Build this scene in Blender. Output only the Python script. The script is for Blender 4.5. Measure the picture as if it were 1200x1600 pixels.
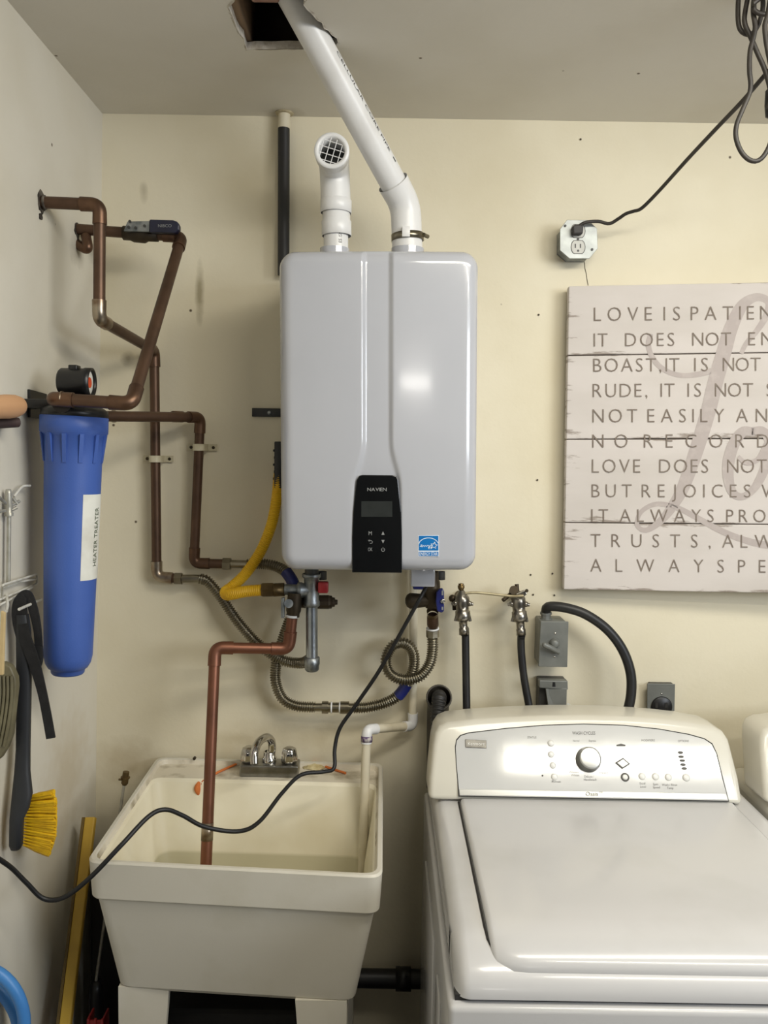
import bpy, bmesh, math, random
from mathutils import Vector, Matrix, geometry
random.seed(7)
for o in list(bpy.data.objects): bpy.data.objects.remove(o, do_unlink=True)
S = bpy.context.scene
COL = S.collection
# ---------------------------------------------------------------- camera
F = 1300.0
CAM = Vector((0.0, -2.17, 1.65))
TH, RO = math.radians(4.27), math.radians(0.9)
FWD = Vector((0, math.cos(TH), -math.sin(TH)))
R0 = Vector((1, 0, 0)); U0 = Vector((0, math.sin(TH), math.cos(TH)))
RGT = R0*math.cos(RO) + U0*math.sin(RO)
UPV = -R0*math.sin(RO) + U0*math.cos(RO)
cd = bpy.data.cameras.new('camera'); cam = bpy.data.objects.new('camera', cd); COL.objects.link(cam)
cd.sensor_fit = 'VERTICAL'; cd.sensor_height = 36; cd.lens = F/1600*36; cd.clip_start = .02
M3 = Matrix((RGT, UPV, -FWD)).transposed()
cam.matrix_world = Matrix.Translation(CAM) @ M3.to_4x4()
S.camera = cam
# ---------------------------------------------------------------- world, lights, exposure
w = bpy.data.worlds.new('world'); S.world = w; w.use_nodes = True
w.node_tree.nodes['Background'].inputs[0].default_value = (0.86, 0.93, 1.0, 1)
w.node_tree.nodes['Background'].inputs[1].default_value = 0.03
def area(name, loc, target, sx, sy, power, color):
    l = bpy.data.lights.new(name, 'AREA'); l.shape = 'RECTANGLE'; l.size = sx; l.size_y = sy
    l.energy = power; l.color = color
    o = bpy.data.objects.new(name, l); COL.objects.link(o); o.location = loc
    o.rotation_euler = (Vector(target)-Vector(loc)).to_track_quat('-Z', 'Y').to_euler()
    return o
area('ceiling_tube_light', (0.75, -1.3, 2.44), (0.45, -0.5, 0.7), 1.2, 0.20, 18, (1.0, 0.95, 0.83))
area('ceiling_tube_light', (1.22, -2.03, 2.46), (1.22, -1.95, 0.0), 1.2, 0.12, 14, (1.0, 0.95, 0.83))
area('garage_door_daylight', (2.7, -2.9, 2.05), (-0.5, -0.2, 1.5), 1.5, 0.8, 46, (0.87, 0.93, 1.0))
area('door_opener_light', (0.62, -6.0, 2.26), (0.2, 0.0, 1.7), 0.6, 0.10, 5, (1.0, 0.96, 0.9))
vs = S.view_settings
vs.view_transform = 'Standard'; vs.look = 'None'; vs.exposure = 0.03; vs.gamma = 1; vs.use_curve_mapping = False
# ---------------------------------------------------------------- pixel -> place helpers
def ray(px, py):
    return RGT*((px-600)/F) + UPV*((800-py)/F) + FWD
def P(px, py, y):                       # point on the plane Y = y
    d = ray(px, py); t = (y-CAM.y)/d.y; return CAM + d*t
def PX(px, py, x):
    d = ray(px, py); t = (x-CAM.x)/d.x; return CAM + d*t
def PZ(px, py, z):
    d = ray(px, py); t = (z-CAM.z)/d.z; return CAM + d*t
def PP(px, py, p0, n):                  # point on any plane
    d = ray(px, py); t = (Vector(p0)-CAM).dot(n)/d.dot(n); return CAM + d*t
def SZ(px, y):                          # size of px pixels at depth y
    return px*(y-CAM.y)/F
# ---------------------------------------------------------------- materials
def lin(c):
    r = []
    for v in c:
        v /= 255.0; r.append(v/12.92 if v <= .04045 else ((v+.055)/1.055)**2.4)
    return (*r, 1)
MATS = {}
def mat(name, c, rough=.5, metal=0., c2=None, scale=8., detail=4., lo=.4, hi=.7, bump=0., bscale=120., spec=.5, coat=0., trans=0., emit=None, stretch=None):
    if name in MATS: return MATS[name]
    m = bpy.data.materials.new(name); m.use_nodes = True; nt = m.node_tree; b = nt.nodes['Principled BSDF']
    b.inputs['Base Color'].default_value = lin(c); b.inputs['Roughness'].default_value = rough; b.inputs['Metallic'].default_value = metal
    b.inputs['Specular IOR Level'].default_value = spec; b.inputs['Coat Weight'].default_value = coat; b.inputs['Coat Roughness'].default_value = .08
    b.inputs['Transmission Weight'].default_value = trans
    tc = nt.nodes.new('ShaderNodeTexCoord'); src = tc.outputs['Object']
    if stretch:
        mp = nt.nodes.new('ShaderNodeMapping'); mp.inputs['Scale'].default_value = stretch; nt.links.new(src, mp.inputs[0]); src = mp.outputs[0]
    if c2:
        n = nt.nodes.new('ShaderNodeTexNoise'); n.inputs['Scale'].default_value = scale; n.inputs['Detail'].default_value = detail; nt.links.new(src, n.inputs['Vector'])
        r = nt.nodes.new('ShaderNodeValToRGB'); r.color_ramp.elements[0].position = lo; r.color_ramp.elements[1].position = hi
        r.color_ramp.elements[0].color = lin(c); r.color_ramp.elements[1].color = lin(c2)
        nt.links.new(n.outputs['Fac'], r.inputs[0]); nt.links.new(r.outputs[0], b.inputs['Base Color'])
    if bump:
        n = nt.nodes.new('ShaderNodeTexNoise'); n.inputs['Scale'].default_value = bscale; n.inputs['Detail'].default_value = 3; nt.links.new(src, n.inputs['Vector'])
        bp = nt.nodes.new('ShaderNodeBump'); bp.inputs['Strength'].default_value = bump; bp.inputs['Distance'].default_value = .002
        nt.links.new(n.outputs['Fac'], bp.inputs['Height']); nt.links.new(bp.outputs[0], b.inputs['Normal'])
    MATS[name] = m; return m
def wall_mat(name, c, c2, stains=()):
    """painted plaster: broad grime, roller texture, pin-prick specks and a few scuffs at their own places"""
    m = mat(name, c, .62, c2=c2, scale=2.2, detail=6, lo=.45, hi=.78, bump=.18, bscale=90, spec=.35)
    nt = m.node_tree; b = nt.nodes['Principled BSDF']; link = nt.links
    cur = b.inputs['Base Color'].links[0].from_socket
    geo = nt.nodes.new('ShaderNodeNewGeometry')
    def mixin(fac, col):
        nonlocal cur
        mx = nt.nodes.new('ShaderNodeMix'); mx.data_type = 'RGBA'; link.new(fac, mx.inputs[0]); link.new(cur, mx.inputs[6]); mx.inputs[7].default_value = lin(col); cur = mx.outputs[2]
    v = nt.nodes.new('ShaderNodeTexVoronoi'); v.inputs['Scale'].default_value = 11; link.new(geo.outputs['Position'], v.inputs['Vector'])
    ns = nt.nodes.new('ShaderNodeTexNoise'); ns.inputs['Scale'].default_value = 5; link.new(geo.outputs['Position'], ns.inputs['Vector'])
    a = nt.nodes.new('ShaderNodeMapRange'); a.inputs[1].default_value = .05; a.inputs[2].default_value = .025; link.new(v.outputs['Distance'], a.inputs[0])
    g = nt.nodes.new('ShaderNodeMath'); g.operation = 'GREATER_THAN'; g.inputs[1].default_value = .57; link.new(ns.outputs['Fac'], g.inputs[0])
    mu = nt.nodes.new('ShaderNodeMath'); mu.operation = 'MULTIPLY'; link.new(a.outputs[0], mu.inputs[0]); link.new(g.outputs[0], mu.inputs[1])
    mixin(mu.outputs[0], (96, 84, 66))
    for (ctr, sx, sy, sz, amt, col) in stains:
        mp = nt.nodes.new('ShaderNodeMapping'); mp.vector_type = 'POINT'
        mp.inputs['Location'].default_value = (-ctr[0]/sx, -ctr[1]/sy, -ctr[2]/sz); mp.inputs['Scale'].default_value = (1/sx, 1/sy, 1/sz)
        link.new(geo.outputs['Position'], mp.inputs[0])
        n2 = nt.nodes.new('ShaderNodeTexNoise'); n2.inputs['Scale'].default_value = 26; n2.inputs['Detail'].default_value = 5; link.new(geo.outputs['Position'], n2.inputs['Vector'])
        ln = nt.nodes.new('ShaderNodeVectorMath'); ln.operation = 'LENGTH'; link.new(mp.outputs[0], ln.inputs[0])
        ad = nt.nodes.new('ShaderNodeMath'); ad.operation = 'ADD'; link.new(ln.outputs['Value'], ad.inputs[0]); link.new(n2.outputs['Fac'], ad.inputs[1])
        mr = nt.nodes.new('ShaderNodeMapRange'); mr.inputs[1].default_value = 1.6; mr.inputs[2].default_value = .7; mr.inputs[4].default_value = amt; link.new(ad.outputs[0], mr.inputs[0])
        mixin(mr.outputs[0], col)
    link.new(cur, b.inputs['Base Color'])
    return m
COPPER = mat('aged_copper', (104, 80, 64), .45, .7, (80, 62, 50), 14, lo=.35, hi=.7)
COPPER2 = mat('bright_copper', (138, 92, 72), .42, .75, (112, 76, 60), 10, lo=.35, hi=.75)
SOLDER = mat('soldered_fitting', (168, 156, 138), .32, .9, (112, 84, 62), 30)
COPPERJ = mat('copper_fitting', (108, 82, 64), .4, .75, (82, 62, 50), 22)
STEEL = mat('corrugated_steel', (146, 140, 124), .32, 1.0, (124, 117, 100), 25)
GALV = mat('galvanized_steel', (158, 162, 164), .42, .9, (118, 124, 128), 45, lo=.4, hi=.6, bump=.12, bscale=160)
CHROME = mat('chrome', (205, 203, 200), .12, 1.0, (180, 176, 168), 20)
BRASS = mat('dull_brass', (120, 100, 66), .42, .85, (86, 72, 50), 24)
DKBRASS = mat('dark_brass', (72, 62, 48), .5, .7, (52, 46, 38), 24)
BLACK = mat('black_rubber', (26, 26, 28), .45, c2=(38, 37, 36), scale=18)
BLACKP = mat('black_plastic', (22, 22, 24), .38, c2=(30, 30, 30), scale=12)
BLUEVALVE = mat('navy_plastic', (34, 42, 110), .38, c2=(26, 30, 84), scale=20)
REDP = mat('red_plastic', (160, 34, 40), .4, c2=(120, 26, 32), scale=24)
YELG = mat('yellow_coated_tube', (240, 194, 30), .42, c2=(226, 176, 24), scale=9)
PVC = mat('white_pvc', (226, 226, 226), .33, c2=(206, 204, 200), scale=8, lo=.5, hi=.85)
PVCOLD = mat('yellowed_pvc', (214, 206, 184), .42, c2=(168, 154, 124), scale=7, lo=.5, hi=.8)
WHITEM = mat('white_enamel', (181, 183, 190), .15, c2=(177, 179, 186), scale=4, coat=.5)
BONE = mat('cream_enamel', (214, 210, 197), .30, c2=(204, 198, 182), scale=5, lo=.5, hi=.85, coat=.3)
LIDW = mat('white_washer_enamel', (198, 197, 197), .24, c2=(188, 187, 185), scale=4, lo=.55, hi=.8, coat=.4)
GREYP = mat('grey_metal_box', (122, 124, 120), .45, .25, (108, 110, 106), 20)
DKGREY = mat('dark_grey_plastic', (66, 66, 64), .5, c2=(54, 54, 52), scale=20)
INK = mat('dark_print', (60, 58, 56), .6)
PAPER = mat('paper_white', (232, 232, 224), .7, c2=(216, 214, 204), scale=20)
# ---------------------------------------------------------------- mesh helpers
ORG = {}
def vec(p): return Vector(p)
class MB:
    def __init__(s): s.v = []; s.f = []; s.sm = []
    def add(s, vs, fs, smooth=False):
        n = len(s.v); s.v += [Vector(p) for p in vs]; s.f += [[i+n for i in f] for f in fs]; s.sm += [smooth]*len(fs); return s
    def quad(s, a, b, c, d, smooth=False): return s.add([a, b, c, d], [(0, 1, 2, 3)], smooth)
    def bm(s, bm, smooth=False):
        bm.verts.index_update()
        s.add([v.co.copy() for v in bm.verts], [[v.index for v in f.verts] for f in bm.faces], smooth); bm.free(); return s
    def box(s, lo, hi, bev=0., seg=2, M=None, smooth=None):
        b = bmesh.new(); bmesh.ops.create_cube(b, size=1)
        lo, hi = Vector(lo), Vector(hi)
        for v in b.verts: v.co = Vector([(lo[i]+hi[i])/2 + v.co[i]*(hi[i]-lo[i]) for i in range(3)])
        if bev: bmesh.ops.bevel(b, geom=b.edges[:], offset=bev, segments=seg, affect='EDGES', profile=.5)
        if M:
            for v in b.verts: v.co = M @ v.co
        return s.bm(b, bool(bev) if smooth is None else smooth)
    def tube(s, pts, r, seg=14, caps=True, rf=None, smooth=True):
        """sweep a circle along pts; r number, or rf(i, arc) -> radius"""
        pts = [Vector(p) for p in pts]; n = len(pts)
        T = []
        for i in range(n):
            t = pts[min(i+1, n-1)] - pts[max(i-1, 0)]; T.append(t.normalized() if t.length > 1e-9 else Vector((0, 0, 1)))
        nrm = T[0].orthogonal().normalized(); vs = []; arc = 0
        for i in range(n):
            if i:
                arc += (pts[i]-pts[i-1]).length
                nrm = (T[i-1].rotation_difference(T[i])) @ nrm
                nrm = (nrm - T[i]*nrm.dot(T[i])).normalized()
            bn = T[i].cross(nrm); rr = rf(i, arc) if rf else r
            for k in range(seg):
                a = 2*math.pi*k/seg; vs.append(pts[i] + (nrm*math.cos(a) + bn*math.sin(a))*rr)
        fs = [[i*seg+k, i*seg+(k+1) % seg, (i+1)*seg+(k+1) % seg, (i+1)*seg+k] for i in range(n-1) for k in range(seg)]
        s.add(vs, fs, smooth)
        if caps:
            s.add(vs[:seg], [list(range(seg))[::-1]]); s.add(vs[-seg:], [list(range(seg))])
        return s
    def cyl(s, a, b, r, r2=None, seg=20, smooth=True, caps=True):
        a, b = Vector(a), Vector(b); r2 = r if r2 is None else r2
        return s.tube([a, b], r, seg, caps, rf=lambda i, l: r if i == 0 else r2, smooth=smooth)
    def lathe(s, a, b, prof, seg=24, smooth=True):
        """profile [(t along a->b in metres, radius)], ends closed if radius 0"""
        a, b = Vector(a), Vector(b); ax = (b-a).normalized(); n = ax.orthogonal().normalized(); bn = ax.cross(n)
        vs = []; m = len(prof)
        for (t, r) in prof:
            for k in range(seg):
                an = 2*math.pi*k/seg; vs.append(a + ax*t + (n*math.cos(an)+bn*math.sin(an))*max(r, 1e-5))
        fs = [[i*seg+k, i*seg+(k+1) % seg, (i+1)*seg+(k+1) % seg, (i+1)*seg+k] for i in range(m-1) for k in range(seg)]
        return s.add(vs, fs, smooth)
    def prism(s, pts, off, bev=0., seg=2, smooth=False):
        """polygon pts (3D, planar) pushed by vector off; bevel on all edges"""
        b = bmesh.new(); off = Vector(off)
        lo = [b.verts.new(Vector(p)) for p in pts]; hi = [b.verts.new(Vector(p)+off) for p in pts]; n = len(pts)
        b.faces.new(lo); b.faces.new(hi[::-1])
        for i in range(n): b.faces.new((lo[i], hi[i], hi[(i+1) % n], lo[(i+1) % n]))
        bmesh.ops.recalc_face_normals(b, faces=b.faces[:])
        if bev:
            es = [e for e in b.edges if e.calc_face_angle(0) > .6]
            bmesh.ops.bevel(b, geom=es, offset=bev, segments=seg, affect='EDGES', profile=.5, clamp_overlap=True)
        return s.bm(b, smooth)
    def sphere(s, c, r, seg=16, sc=(1, 1, 1), M=None):
        b = bmesh.new(); bmesh.ops.create_uvsphere(b, u_segments=seg, v_segments=seg//2, radius=1)
        for v in b.verts:
            v.co = Vector((v.co.x*r*sc[0], v.co.y*r*sc[1], v.co.z*r*sc[2]))
            if M: v.co = M @ v.co
            v.co += Vector(c)
        return s.bm(b, True)
    def build(s, name, m, parent=None):
        me = bpy.data.meshes.new(name)
        if parent is not None: org = ORG[parent.name]
        else:
            lo = [min(p[i] for p in s.v) for i in range(3)]; hi = [max(p[i] for p in s.v) for i in range(3)]
            org = Vector(((lo[0]+hi[0])/2, (lo[1]+hi[1])/2, lo[2]))
        me.from_pydata([p-org for p in s.v], [], s.f); me.update()
        b = bmesh.new(); b.from_mesh(me); bmesh.ops.recalc_face_normals(b, faces=b.faces[:]); b.to_mesh(me); b.free()
        for p, k in zip(me.polygons, s.sm): p.use_smooth = k
        me.materials.append(m)
        o = bpy.data.objects.new(name, me); COL.objects.link(o)
        if parent is not None: o.parent = parent
        else: o.location = org
        ORG[o.name] = org
        return o
def thing(name, label, cat, loc, group=None):
    o = bpy.data.objects.new(name, None); COL.objects.link(o); o.location = Vector(loc); o.empty_display_size = .05
    ORG[o.name] = Vector(loc); o['label'] = label; o['category'] = cat
    if group: o['group'] = group
    return o
def tag(o, label, cat, group=None):
    o['label'] = label; o['category'] = cat
    if group: o['group'] = group
    return o
def struct(o): o['kind'] = 'structure'; return o
def fillet(pts, R, n=8):
    pts = [Vector(p) for p in pts]; out = [pts[0]]
    for i in range(1, len(pts)-1):
        a, b, c = pts[i-1], pts[i], pts[i+1]; u = (a-b); v = (c-b); d = min(R, u.length*.48, v.length*.48)
        p0 = b+u.normalized()*d; p1 = b+v.normalized()*d
        for k in range(n+1):
            t = k/n; out.append(p0*(1-t)**2 + b*2*t*(1-t) + p1*t*t)
    out.append(pts[-1]); return out
def spline(pts, n=10):
    pts = [Vector(p) for p in pts]; out = []; q = [pts[0]*2-pts[1]] + pts + [pts[-1]*2-pts[-2]]
    for i in range(1, len(q)-2):
        for k in range(n):
            t = k/n; a, b, c, d = q[i-1], q[i], q[i+1], q[i+2]
            out.append(.5*((2*b) + (c-a)*t + (2*a-5*b+4*c-d)*t*t + (3*b-a-3*c+d)*t**3))
    out.append(pts[-1]); return out
def resample(pts, step):
    out = [pts[0].copy()]; acc = 0
    for i in range(1, len(pts)):
        a, b = pts[i-1], pts[i]; L = (b-a).length
        if L < 1e-9: continue
        pos = step-acc
        while pos <= L: out.append(a.lerp(b, pos/L)); pos += step
        acc = (acc+L) % step if L >= step-acc else acc+L
    out.append(pts[-1]); return out
def corr(mb, pts, r, amp=.0021, pitch=.0062, seg=14):
    p = resample(pts, pitch/6)
    return mb.tube(p, r, seg, rf=lambda i, a: r + amp*math.sin(2*math.pi*a/pitch))
def pipe_run(root, pts, r, m, mj, R=.028, skip_elbow=(), mats=None):
    """straight pipe sections and bend fittings, one mesh each"""
    pts = [Vector(p) for p in pts]; n = len(pts)
    for i in range(n-1):
        a, b = pts[i], pts[i+1]; d = (b-a).normalized()
        a2 = a + d*(R*.7 if i else 0); b2 = b - d*(R*.7 if i < n-2 else 0)
        MB().cyl(a2, b2, r, seg=18).build('pipe_section', m, root)
    for i in range(1, n-1):
        a, b, c = pts[i-1], pts[i], pts[i+1]; u = (a-b).normalized(); v = (c-b).normalized(); e = R*1.55
        path = fillet([b+u*e, b, b+v*e], R, 9)
        k = len(path)
        mb = MB().tube(path, r*1.17, 18, rf=lambda j, l: r*1.17 if 0 < j < k-1 else r*1.2)
        mb.build('elbow_fitting', (mats or {}).get(i, mj), root)
# text -> flat 2D mesh
_cap = {}
def text2d(body, off=0.):
    c = bpy.data.curves.new('t', 'FONT'); c.body = body; c.size = 1; c.resolution_u = 3; c.offset = off
    o = bpy.data.objects.new('t', c); COL.objects.link(o)
    dg = bpy.context.evaluated_depsgraph_get(); me = bpy.data.meshes.new_from_object(o.evaluated_get(dg))
    vs = [Vector(v.co) for v in me.vertices]; fs = [list(p.vertices) for p in me.polygons]
    bpy.data.objects.remove(o, do_unlink=True); bpy.data.curves.remove(c); bpy.data.meshes.remove(me)
    return vs, fs
def cap():
    if 'h' not in _cap: _cap['h'] = max(v.y for v in text2d('H')[0])
    return _cap['h']
def text_to(mb, body, fn, x0, x1, base, top, off=0.):
    """fit text into x0..x1, baseline..cap height (any 2D units) and map every vertex through fn(x, y)"""
    vs, fs = text2d(body, off)
    if not vs: return mb
    a = min(v.x for v in vs); b = max(v.x for v in vs); h = cap()
    mb.add([fn(x0 + (v.x-a)/(b-a)*(x1-x0), base + (v.y/h)*(top-base)) for v in vs], fs); return mb
def letters_to(word, *a):
    """the spaced-out word again, one mesh builder per letter"""
    out = []
    class One:
        def add(self, vs, fs): out.append(MB().add(vs, fs))
    word_to(One(), word, *a); return out
def word_to(mb, word, fn, x0, x1, base, top, off=0., aspect=1.):
    """spaced-out word: letters keep their own width, the gaps fill up x0..x1"""
    h = cap(); k = abs(top-base)/h*aspect; L = []
    for ch in word:
        vs, fs = text2d(ch, off); a = min(v.x for v in vs); b = max(v.x for v in vs); L.append((vs, fs, a, b))
    tot = sum((b-a)*k for _, _, a, b in L); gap = (x1-x0-tot)/max(1, len(L)-1); x = x0
    for vs, fs, a, b in L:
        mb.add([fn(x + (v.x-a)*k, base + v.y/h*(top-base)) for v in vs], fs); x += (b-a)*k + gap
    return mb
# ================================================================ the setting
HOLE0 = mat('dark_speck', (70, 62, 50), .9)
CZ = 2.486
def wallx(z): return -.727 - (2.486-z)*.0194
c_st = P(312, 455, 0)
WALL = wall_mat('cream_wall_paint', (226, 218, 195), (213, 203, 175), [
    (c_st, .012, .3, .085, .8, (150, 140, 112)), (P(225, 300, 0), .012, .3, .03, .5, (160, 150, 126)),
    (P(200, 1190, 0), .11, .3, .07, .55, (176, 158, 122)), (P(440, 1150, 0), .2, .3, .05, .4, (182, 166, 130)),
    (P(200, 560, 0), .02, .3, .02, .7, (130, 118, 96)), (P(900, 330, 0), .045, .3, .03, .25, (236, 230, 210)),
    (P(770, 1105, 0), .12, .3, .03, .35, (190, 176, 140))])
WALLL = wall_mat('lit_side_wall_paint', (220, 215, 202), (206, 199, 180), [  # same paint as the back wall, its brighter light put into the colour
    (PX(120, 395, -.735), .3, .045, .035, .6, (150, 142, 126)), (Vector((-.74, -.42, 1.2)), .3, .05, .1, .3, (200, 188, 160)),
    (Vector((-.75, -.2, .85)), .3, .16, .16, .5, (190, 172, 136))])
CEILM = wall_mat('ceiling_paint', (226, 222, 213), (214, 209, 197), [(P(445, 178, -.02), .05, .04, .3, .5, (150, 138, 116))])
mb = MB().box((-.9, 0, 0), (3.2, .12, CZ+.25)); struct(mb.build('wall_back', WALL))
b = []
mb = MB(); xt, xb = wallx(CZ+.25), wallx(0)
vsl = [(xb, -6.5, 0), (xb, .0, 0), (xt, .0, CZ+.25), (xt, -6.5, CZ+.25)]
mb.prism([Vector(p) for p in vsl], (-.12, 0, 0)); wl = struct(mb.build('wall_left', WALLL))
FLOORM = mat('concrete_floor', (70, 66, 61), .8, c2=(50, 47, 43), scale=5, bump=.2)
mb = MB().box((-.9, -6.5, -.08), (3.2, .12, 0)); struct(mb.build('floor', FLOORM))
# ceiling with the ragged cut-out
hole_px = [(357, 11), (361, 20), (364, 27), (369, 42), (374, 52), (381, 60), (383, 70), (386, 78), (400, 76.5), (425, 77), (450, 76), (478, 76.5), (505, 74), (523, 71), (528, 66), (526, 59), (518, 54), (513, 47), (506, 44), (503, 35), (495, 31), (488, 22), (480, 15), (474, 7), (478, 2), (470, -6), (458, -14), (440, -22), (418, -17), (395, -20), (372, -14), (366, 2)]
hole = [PZ(x, y, CZ) for x, y in hole_px]
outer = [Vector(p) for p in ((-.95, -6.5, CZ), (3.2, -6.5, CZ), (3.2, .12, CZ), (-.95, .12, CZ))]
tri = geometry.tessellate_polygon([outer, hole]); allv = outer+hole
mb = MB(); mb.add(allv, [list(t) for t in tri]); mb.add([p+Vector((0, 0, .016)) for p in allv], [list(t)[::-1] for t in tri])
cl = struct(mb.build('ceiling', CEILM))
DRYW = mat('broken_drywall', (206, 200, 190), .9, c2=(170, 160, 144), scale=60, bump=.6, bscale=200)
mb = MB(); n = len(hole)
ctr = sum(hole, Vector())/n
for i in range(n):
    a, b2 = hole[i], hole[(i+1) % n]; up = Vector((0, 0, .016))
    mb.quad(a, b2, b2+up, a+up)
    j = random.uniform(.002, .007); o1 = (a-ctr).normalized()*j; o2 = (b2-ctr).normalized()*random.uniform(.001, .006); dn = Vector((0, 0, -.0012))
    mb.add([a+dn, b2+dn, b2+o2+dn*.3, a+o1+dn*.3], [(0, 1, 2, 3)])
mb.build('torn_edge', DRYW, cl)
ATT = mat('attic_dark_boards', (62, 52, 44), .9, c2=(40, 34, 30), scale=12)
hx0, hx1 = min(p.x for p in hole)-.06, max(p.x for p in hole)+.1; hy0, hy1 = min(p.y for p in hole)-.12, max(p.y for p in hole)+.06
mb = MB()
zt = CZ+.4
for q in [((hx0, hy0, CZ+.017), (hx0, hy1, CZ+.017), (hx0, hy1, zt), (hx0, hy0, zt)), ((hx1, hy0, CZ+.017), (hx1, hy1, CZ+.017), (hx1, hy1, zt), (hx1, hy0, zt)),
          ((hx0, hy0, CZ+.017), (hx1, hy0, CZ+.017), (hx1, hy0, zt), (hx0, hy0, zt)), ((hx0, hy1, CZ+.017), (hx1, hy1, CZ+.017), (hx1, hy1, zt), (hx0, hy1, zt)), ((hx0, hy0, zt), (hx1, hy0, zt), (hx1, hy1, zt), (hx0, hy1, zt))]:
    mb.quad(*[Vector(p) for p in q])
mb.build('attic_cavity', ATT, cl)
JO = mat('rough_joist_wood', (136, 112, 86), .85, c2=(96, 76, 58), scale=20, stretch=(1, .1, 1))
jl = PZ(357, 25, CZ); mb = MB().box((jl.x-.02, hy0+.005, CZ+.018), (jl.x+.022, hy1-.005, CZ+.16), .003); mb.build('joist', JO, cl)
jl = PZ(415, -4, CZ+.04); mb = MB().box((jl.x-.028, jl.y-.05, CZ+.03), (jl.x+.028, jl.y+.004, CZ+.075), .006); mb.build('wood_block', mat('pink_wood', (176, 140, 124), .8, c2=(150, 112, 98), scale=30), cl)
# hairline crack from the outlet down to the sign, stray nails in the back wall
wbk = bpy.data.objects['wall_back']
mb = MB(); cpts = [(912, 404), (913.5, 412), (914, 420), (916, 427), (917, 436), (919, 446)]
for (xa_, ya_), (xb2, yb2) in zip(cpts, cpts[1:]): mb.prism([P(xa_-.5, ya_, -.0006), P(xa_+.5, ya_, -.0006), P(xb2+.5, yb2, -.0006), P(xb2-.5, yb2, -.0006)], (0, .0004, 0))
mb.build('hairline_crack', HOLE0, wbk)
for px, py in ((841.5, 492), (839.5, 750), (829, 898), (863, 896), (833, 929), (866, 930), (907, 218)):
    c = P(px, py, -.0005); MB().lathe(c, c-Vector((0, 1, 0)), [(0, .0022), (.0018, .0026), (.0022, .0018), (.0022, 0)], 8).build('nail', HOLE0, wbk)
# ================================================================ water heater
YF = -.355
hc = [(433, 388), (750, 388), (746, 894), (437, 893)]
def hp(u, v, y=YF):           # u 0..1 left-right, v 0..1 top-bottom on the heater front
    x = (hc[0][0]*(1-u)+hc[1][0]*u)*(1-v) + (hc[3][0]*(1-u)+hc[2][0]*u)*v
    yy = (hc[0][1]*(1-u)+hc[1][1]*u)*(1-v) + (hc[3][1]*(1-u)+hc[2][1]*u)*v
    p = P(x, yy, YF); p.y = y; return p
def hq(px, py, dy=0.): p = P(px, py, YF); p.y += dy; return p
WH = thing('water_heater', 'white wall mounted tankless water heater with black control panel', 'water heater', P(592, 894, -.18))
W_, H_ = .441, .703
def dens(n, e=.10):           # samples denser near the ends
    out = []
    for i in range(n+1):
        t = i/n; out.append(t - e*2.6*math.sin(2*math.pi*t)/(2*math.pi)*1.0)
    return out
def ss(a, b, x):
    t = max(0, min(1, (x-a)/(b-a))); return t*t*(3-2*t)
us = sorted(set([round(t, 5) for t in dens(70)] + [round(.38+.25*i/70, 5) for i in range(71)])); vs_ = dens(90, .3)
grid = []
RC, RE = .036, .030           # corner radius, edge roll-over
for v in vs_:
    row = []
    zt_ = min(v, 1-v)*H_
    ins = 0 if zt_ >= RC else RC - math.sqrt(max(0, RC*RC-(RC-zt_)**2))
    for u in us:
        uu = ins/W_ + u*(1-2*ins/W_)
        x = uu*W_; d = min(x, W_-x, v*H_, (1-v)*H_)
        # distance to rounded rectangle outline
        cx = max(RC-x, x-(W_-RC), 0); cz = max(RC-v*H_, v*H_-(H_-RC), 0)
        if cx > 0 and cz > 0: d = max(0, RC-math.hypot(cx, cz))
        dep = 0 if d >= RE else (RE - math.sqrt(max(0, RE*RE-(RE-d)**2)))
        dep += .010*(2*abs(uu-.5))**2.2              # the front bows gently
        wv = ss(.60, .74, v); l0 = .424-.045*wv; r0 = .566+.045*wv
        ch = ss(l0-.012, l0+.020, uu)*(1-ss(r0-.020, r0+.012, uu))
        fade = ss(0.0, .015, v)
        dep += .0075*ch*fade
        row.append(hp(uu, v, YF+dep))
    grid.append(row)
mb = MB(); nu, nv = len(us), len(vs_)
mb.add([p for r in grid for p in r], [[i*nu+j, i*nu+j+1, (i+1)*nu+j+1, (i+1)*nu+j] for i in range(nv-1) for j in range(nu-1)], True)
ring = [grid[0][j] for j in range(nu)] + [grid[i][-1] for i in range(1, nv)] + [grid[-1][j] for j in range(nu-2, -1, -1)] + [grid[i][0] for i in range(nv-2, 0, -1)]
k = len(ring); back = [Vector((p.x, -.012, p.z)) for p in ring]
mb.add(ring+back, [[i, (i+1) % k, k+(i+1) % k, k+i] for i in range(k)], True); mb.add(back, [list(range(k))])
mb.build('casing', WHITEM, WH)
# control panel
pan = [(561, 743.5), (566, 742), (614, 742.5), (619, 744), (622, 749), (624, 770), (627, 800), (628, 840), (628, 895), (550, 894.5), (550, 840), (551.5, 800), (554.5, 770), (557, 750)]
GLOSSK = mat('gloss_black_panel', (14, 15, 16), .16, spec=.5, c2=(20, 21, 22), scale=6, coat=.2)
mb = MB().prism([hq(x, y, -.0012) for x, y in pan], (0, .02, 0), .0016, 2); cp = mb.build('control_panel', GLOSSK, WH)
LCD = mat('grey_display', (46, 49, 48), .25, c2=(40, 43, 42), scale=30)
mb = MB().prism([hq(x, y, -.0016) for x, y in ((564.5, 783), (613, 783), (613, 807.5), (564.5, 807.5))], (0, .003, 0)); mb.build('display_window', LCD, cp)
GREYI = mat('pale_grey_print', (140, 142, 142), .5); LOGO = mat('silver_print', (150, 152, 152), .4)
fnp = lambda x, y: hq(x, y, -.0020)
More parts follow.
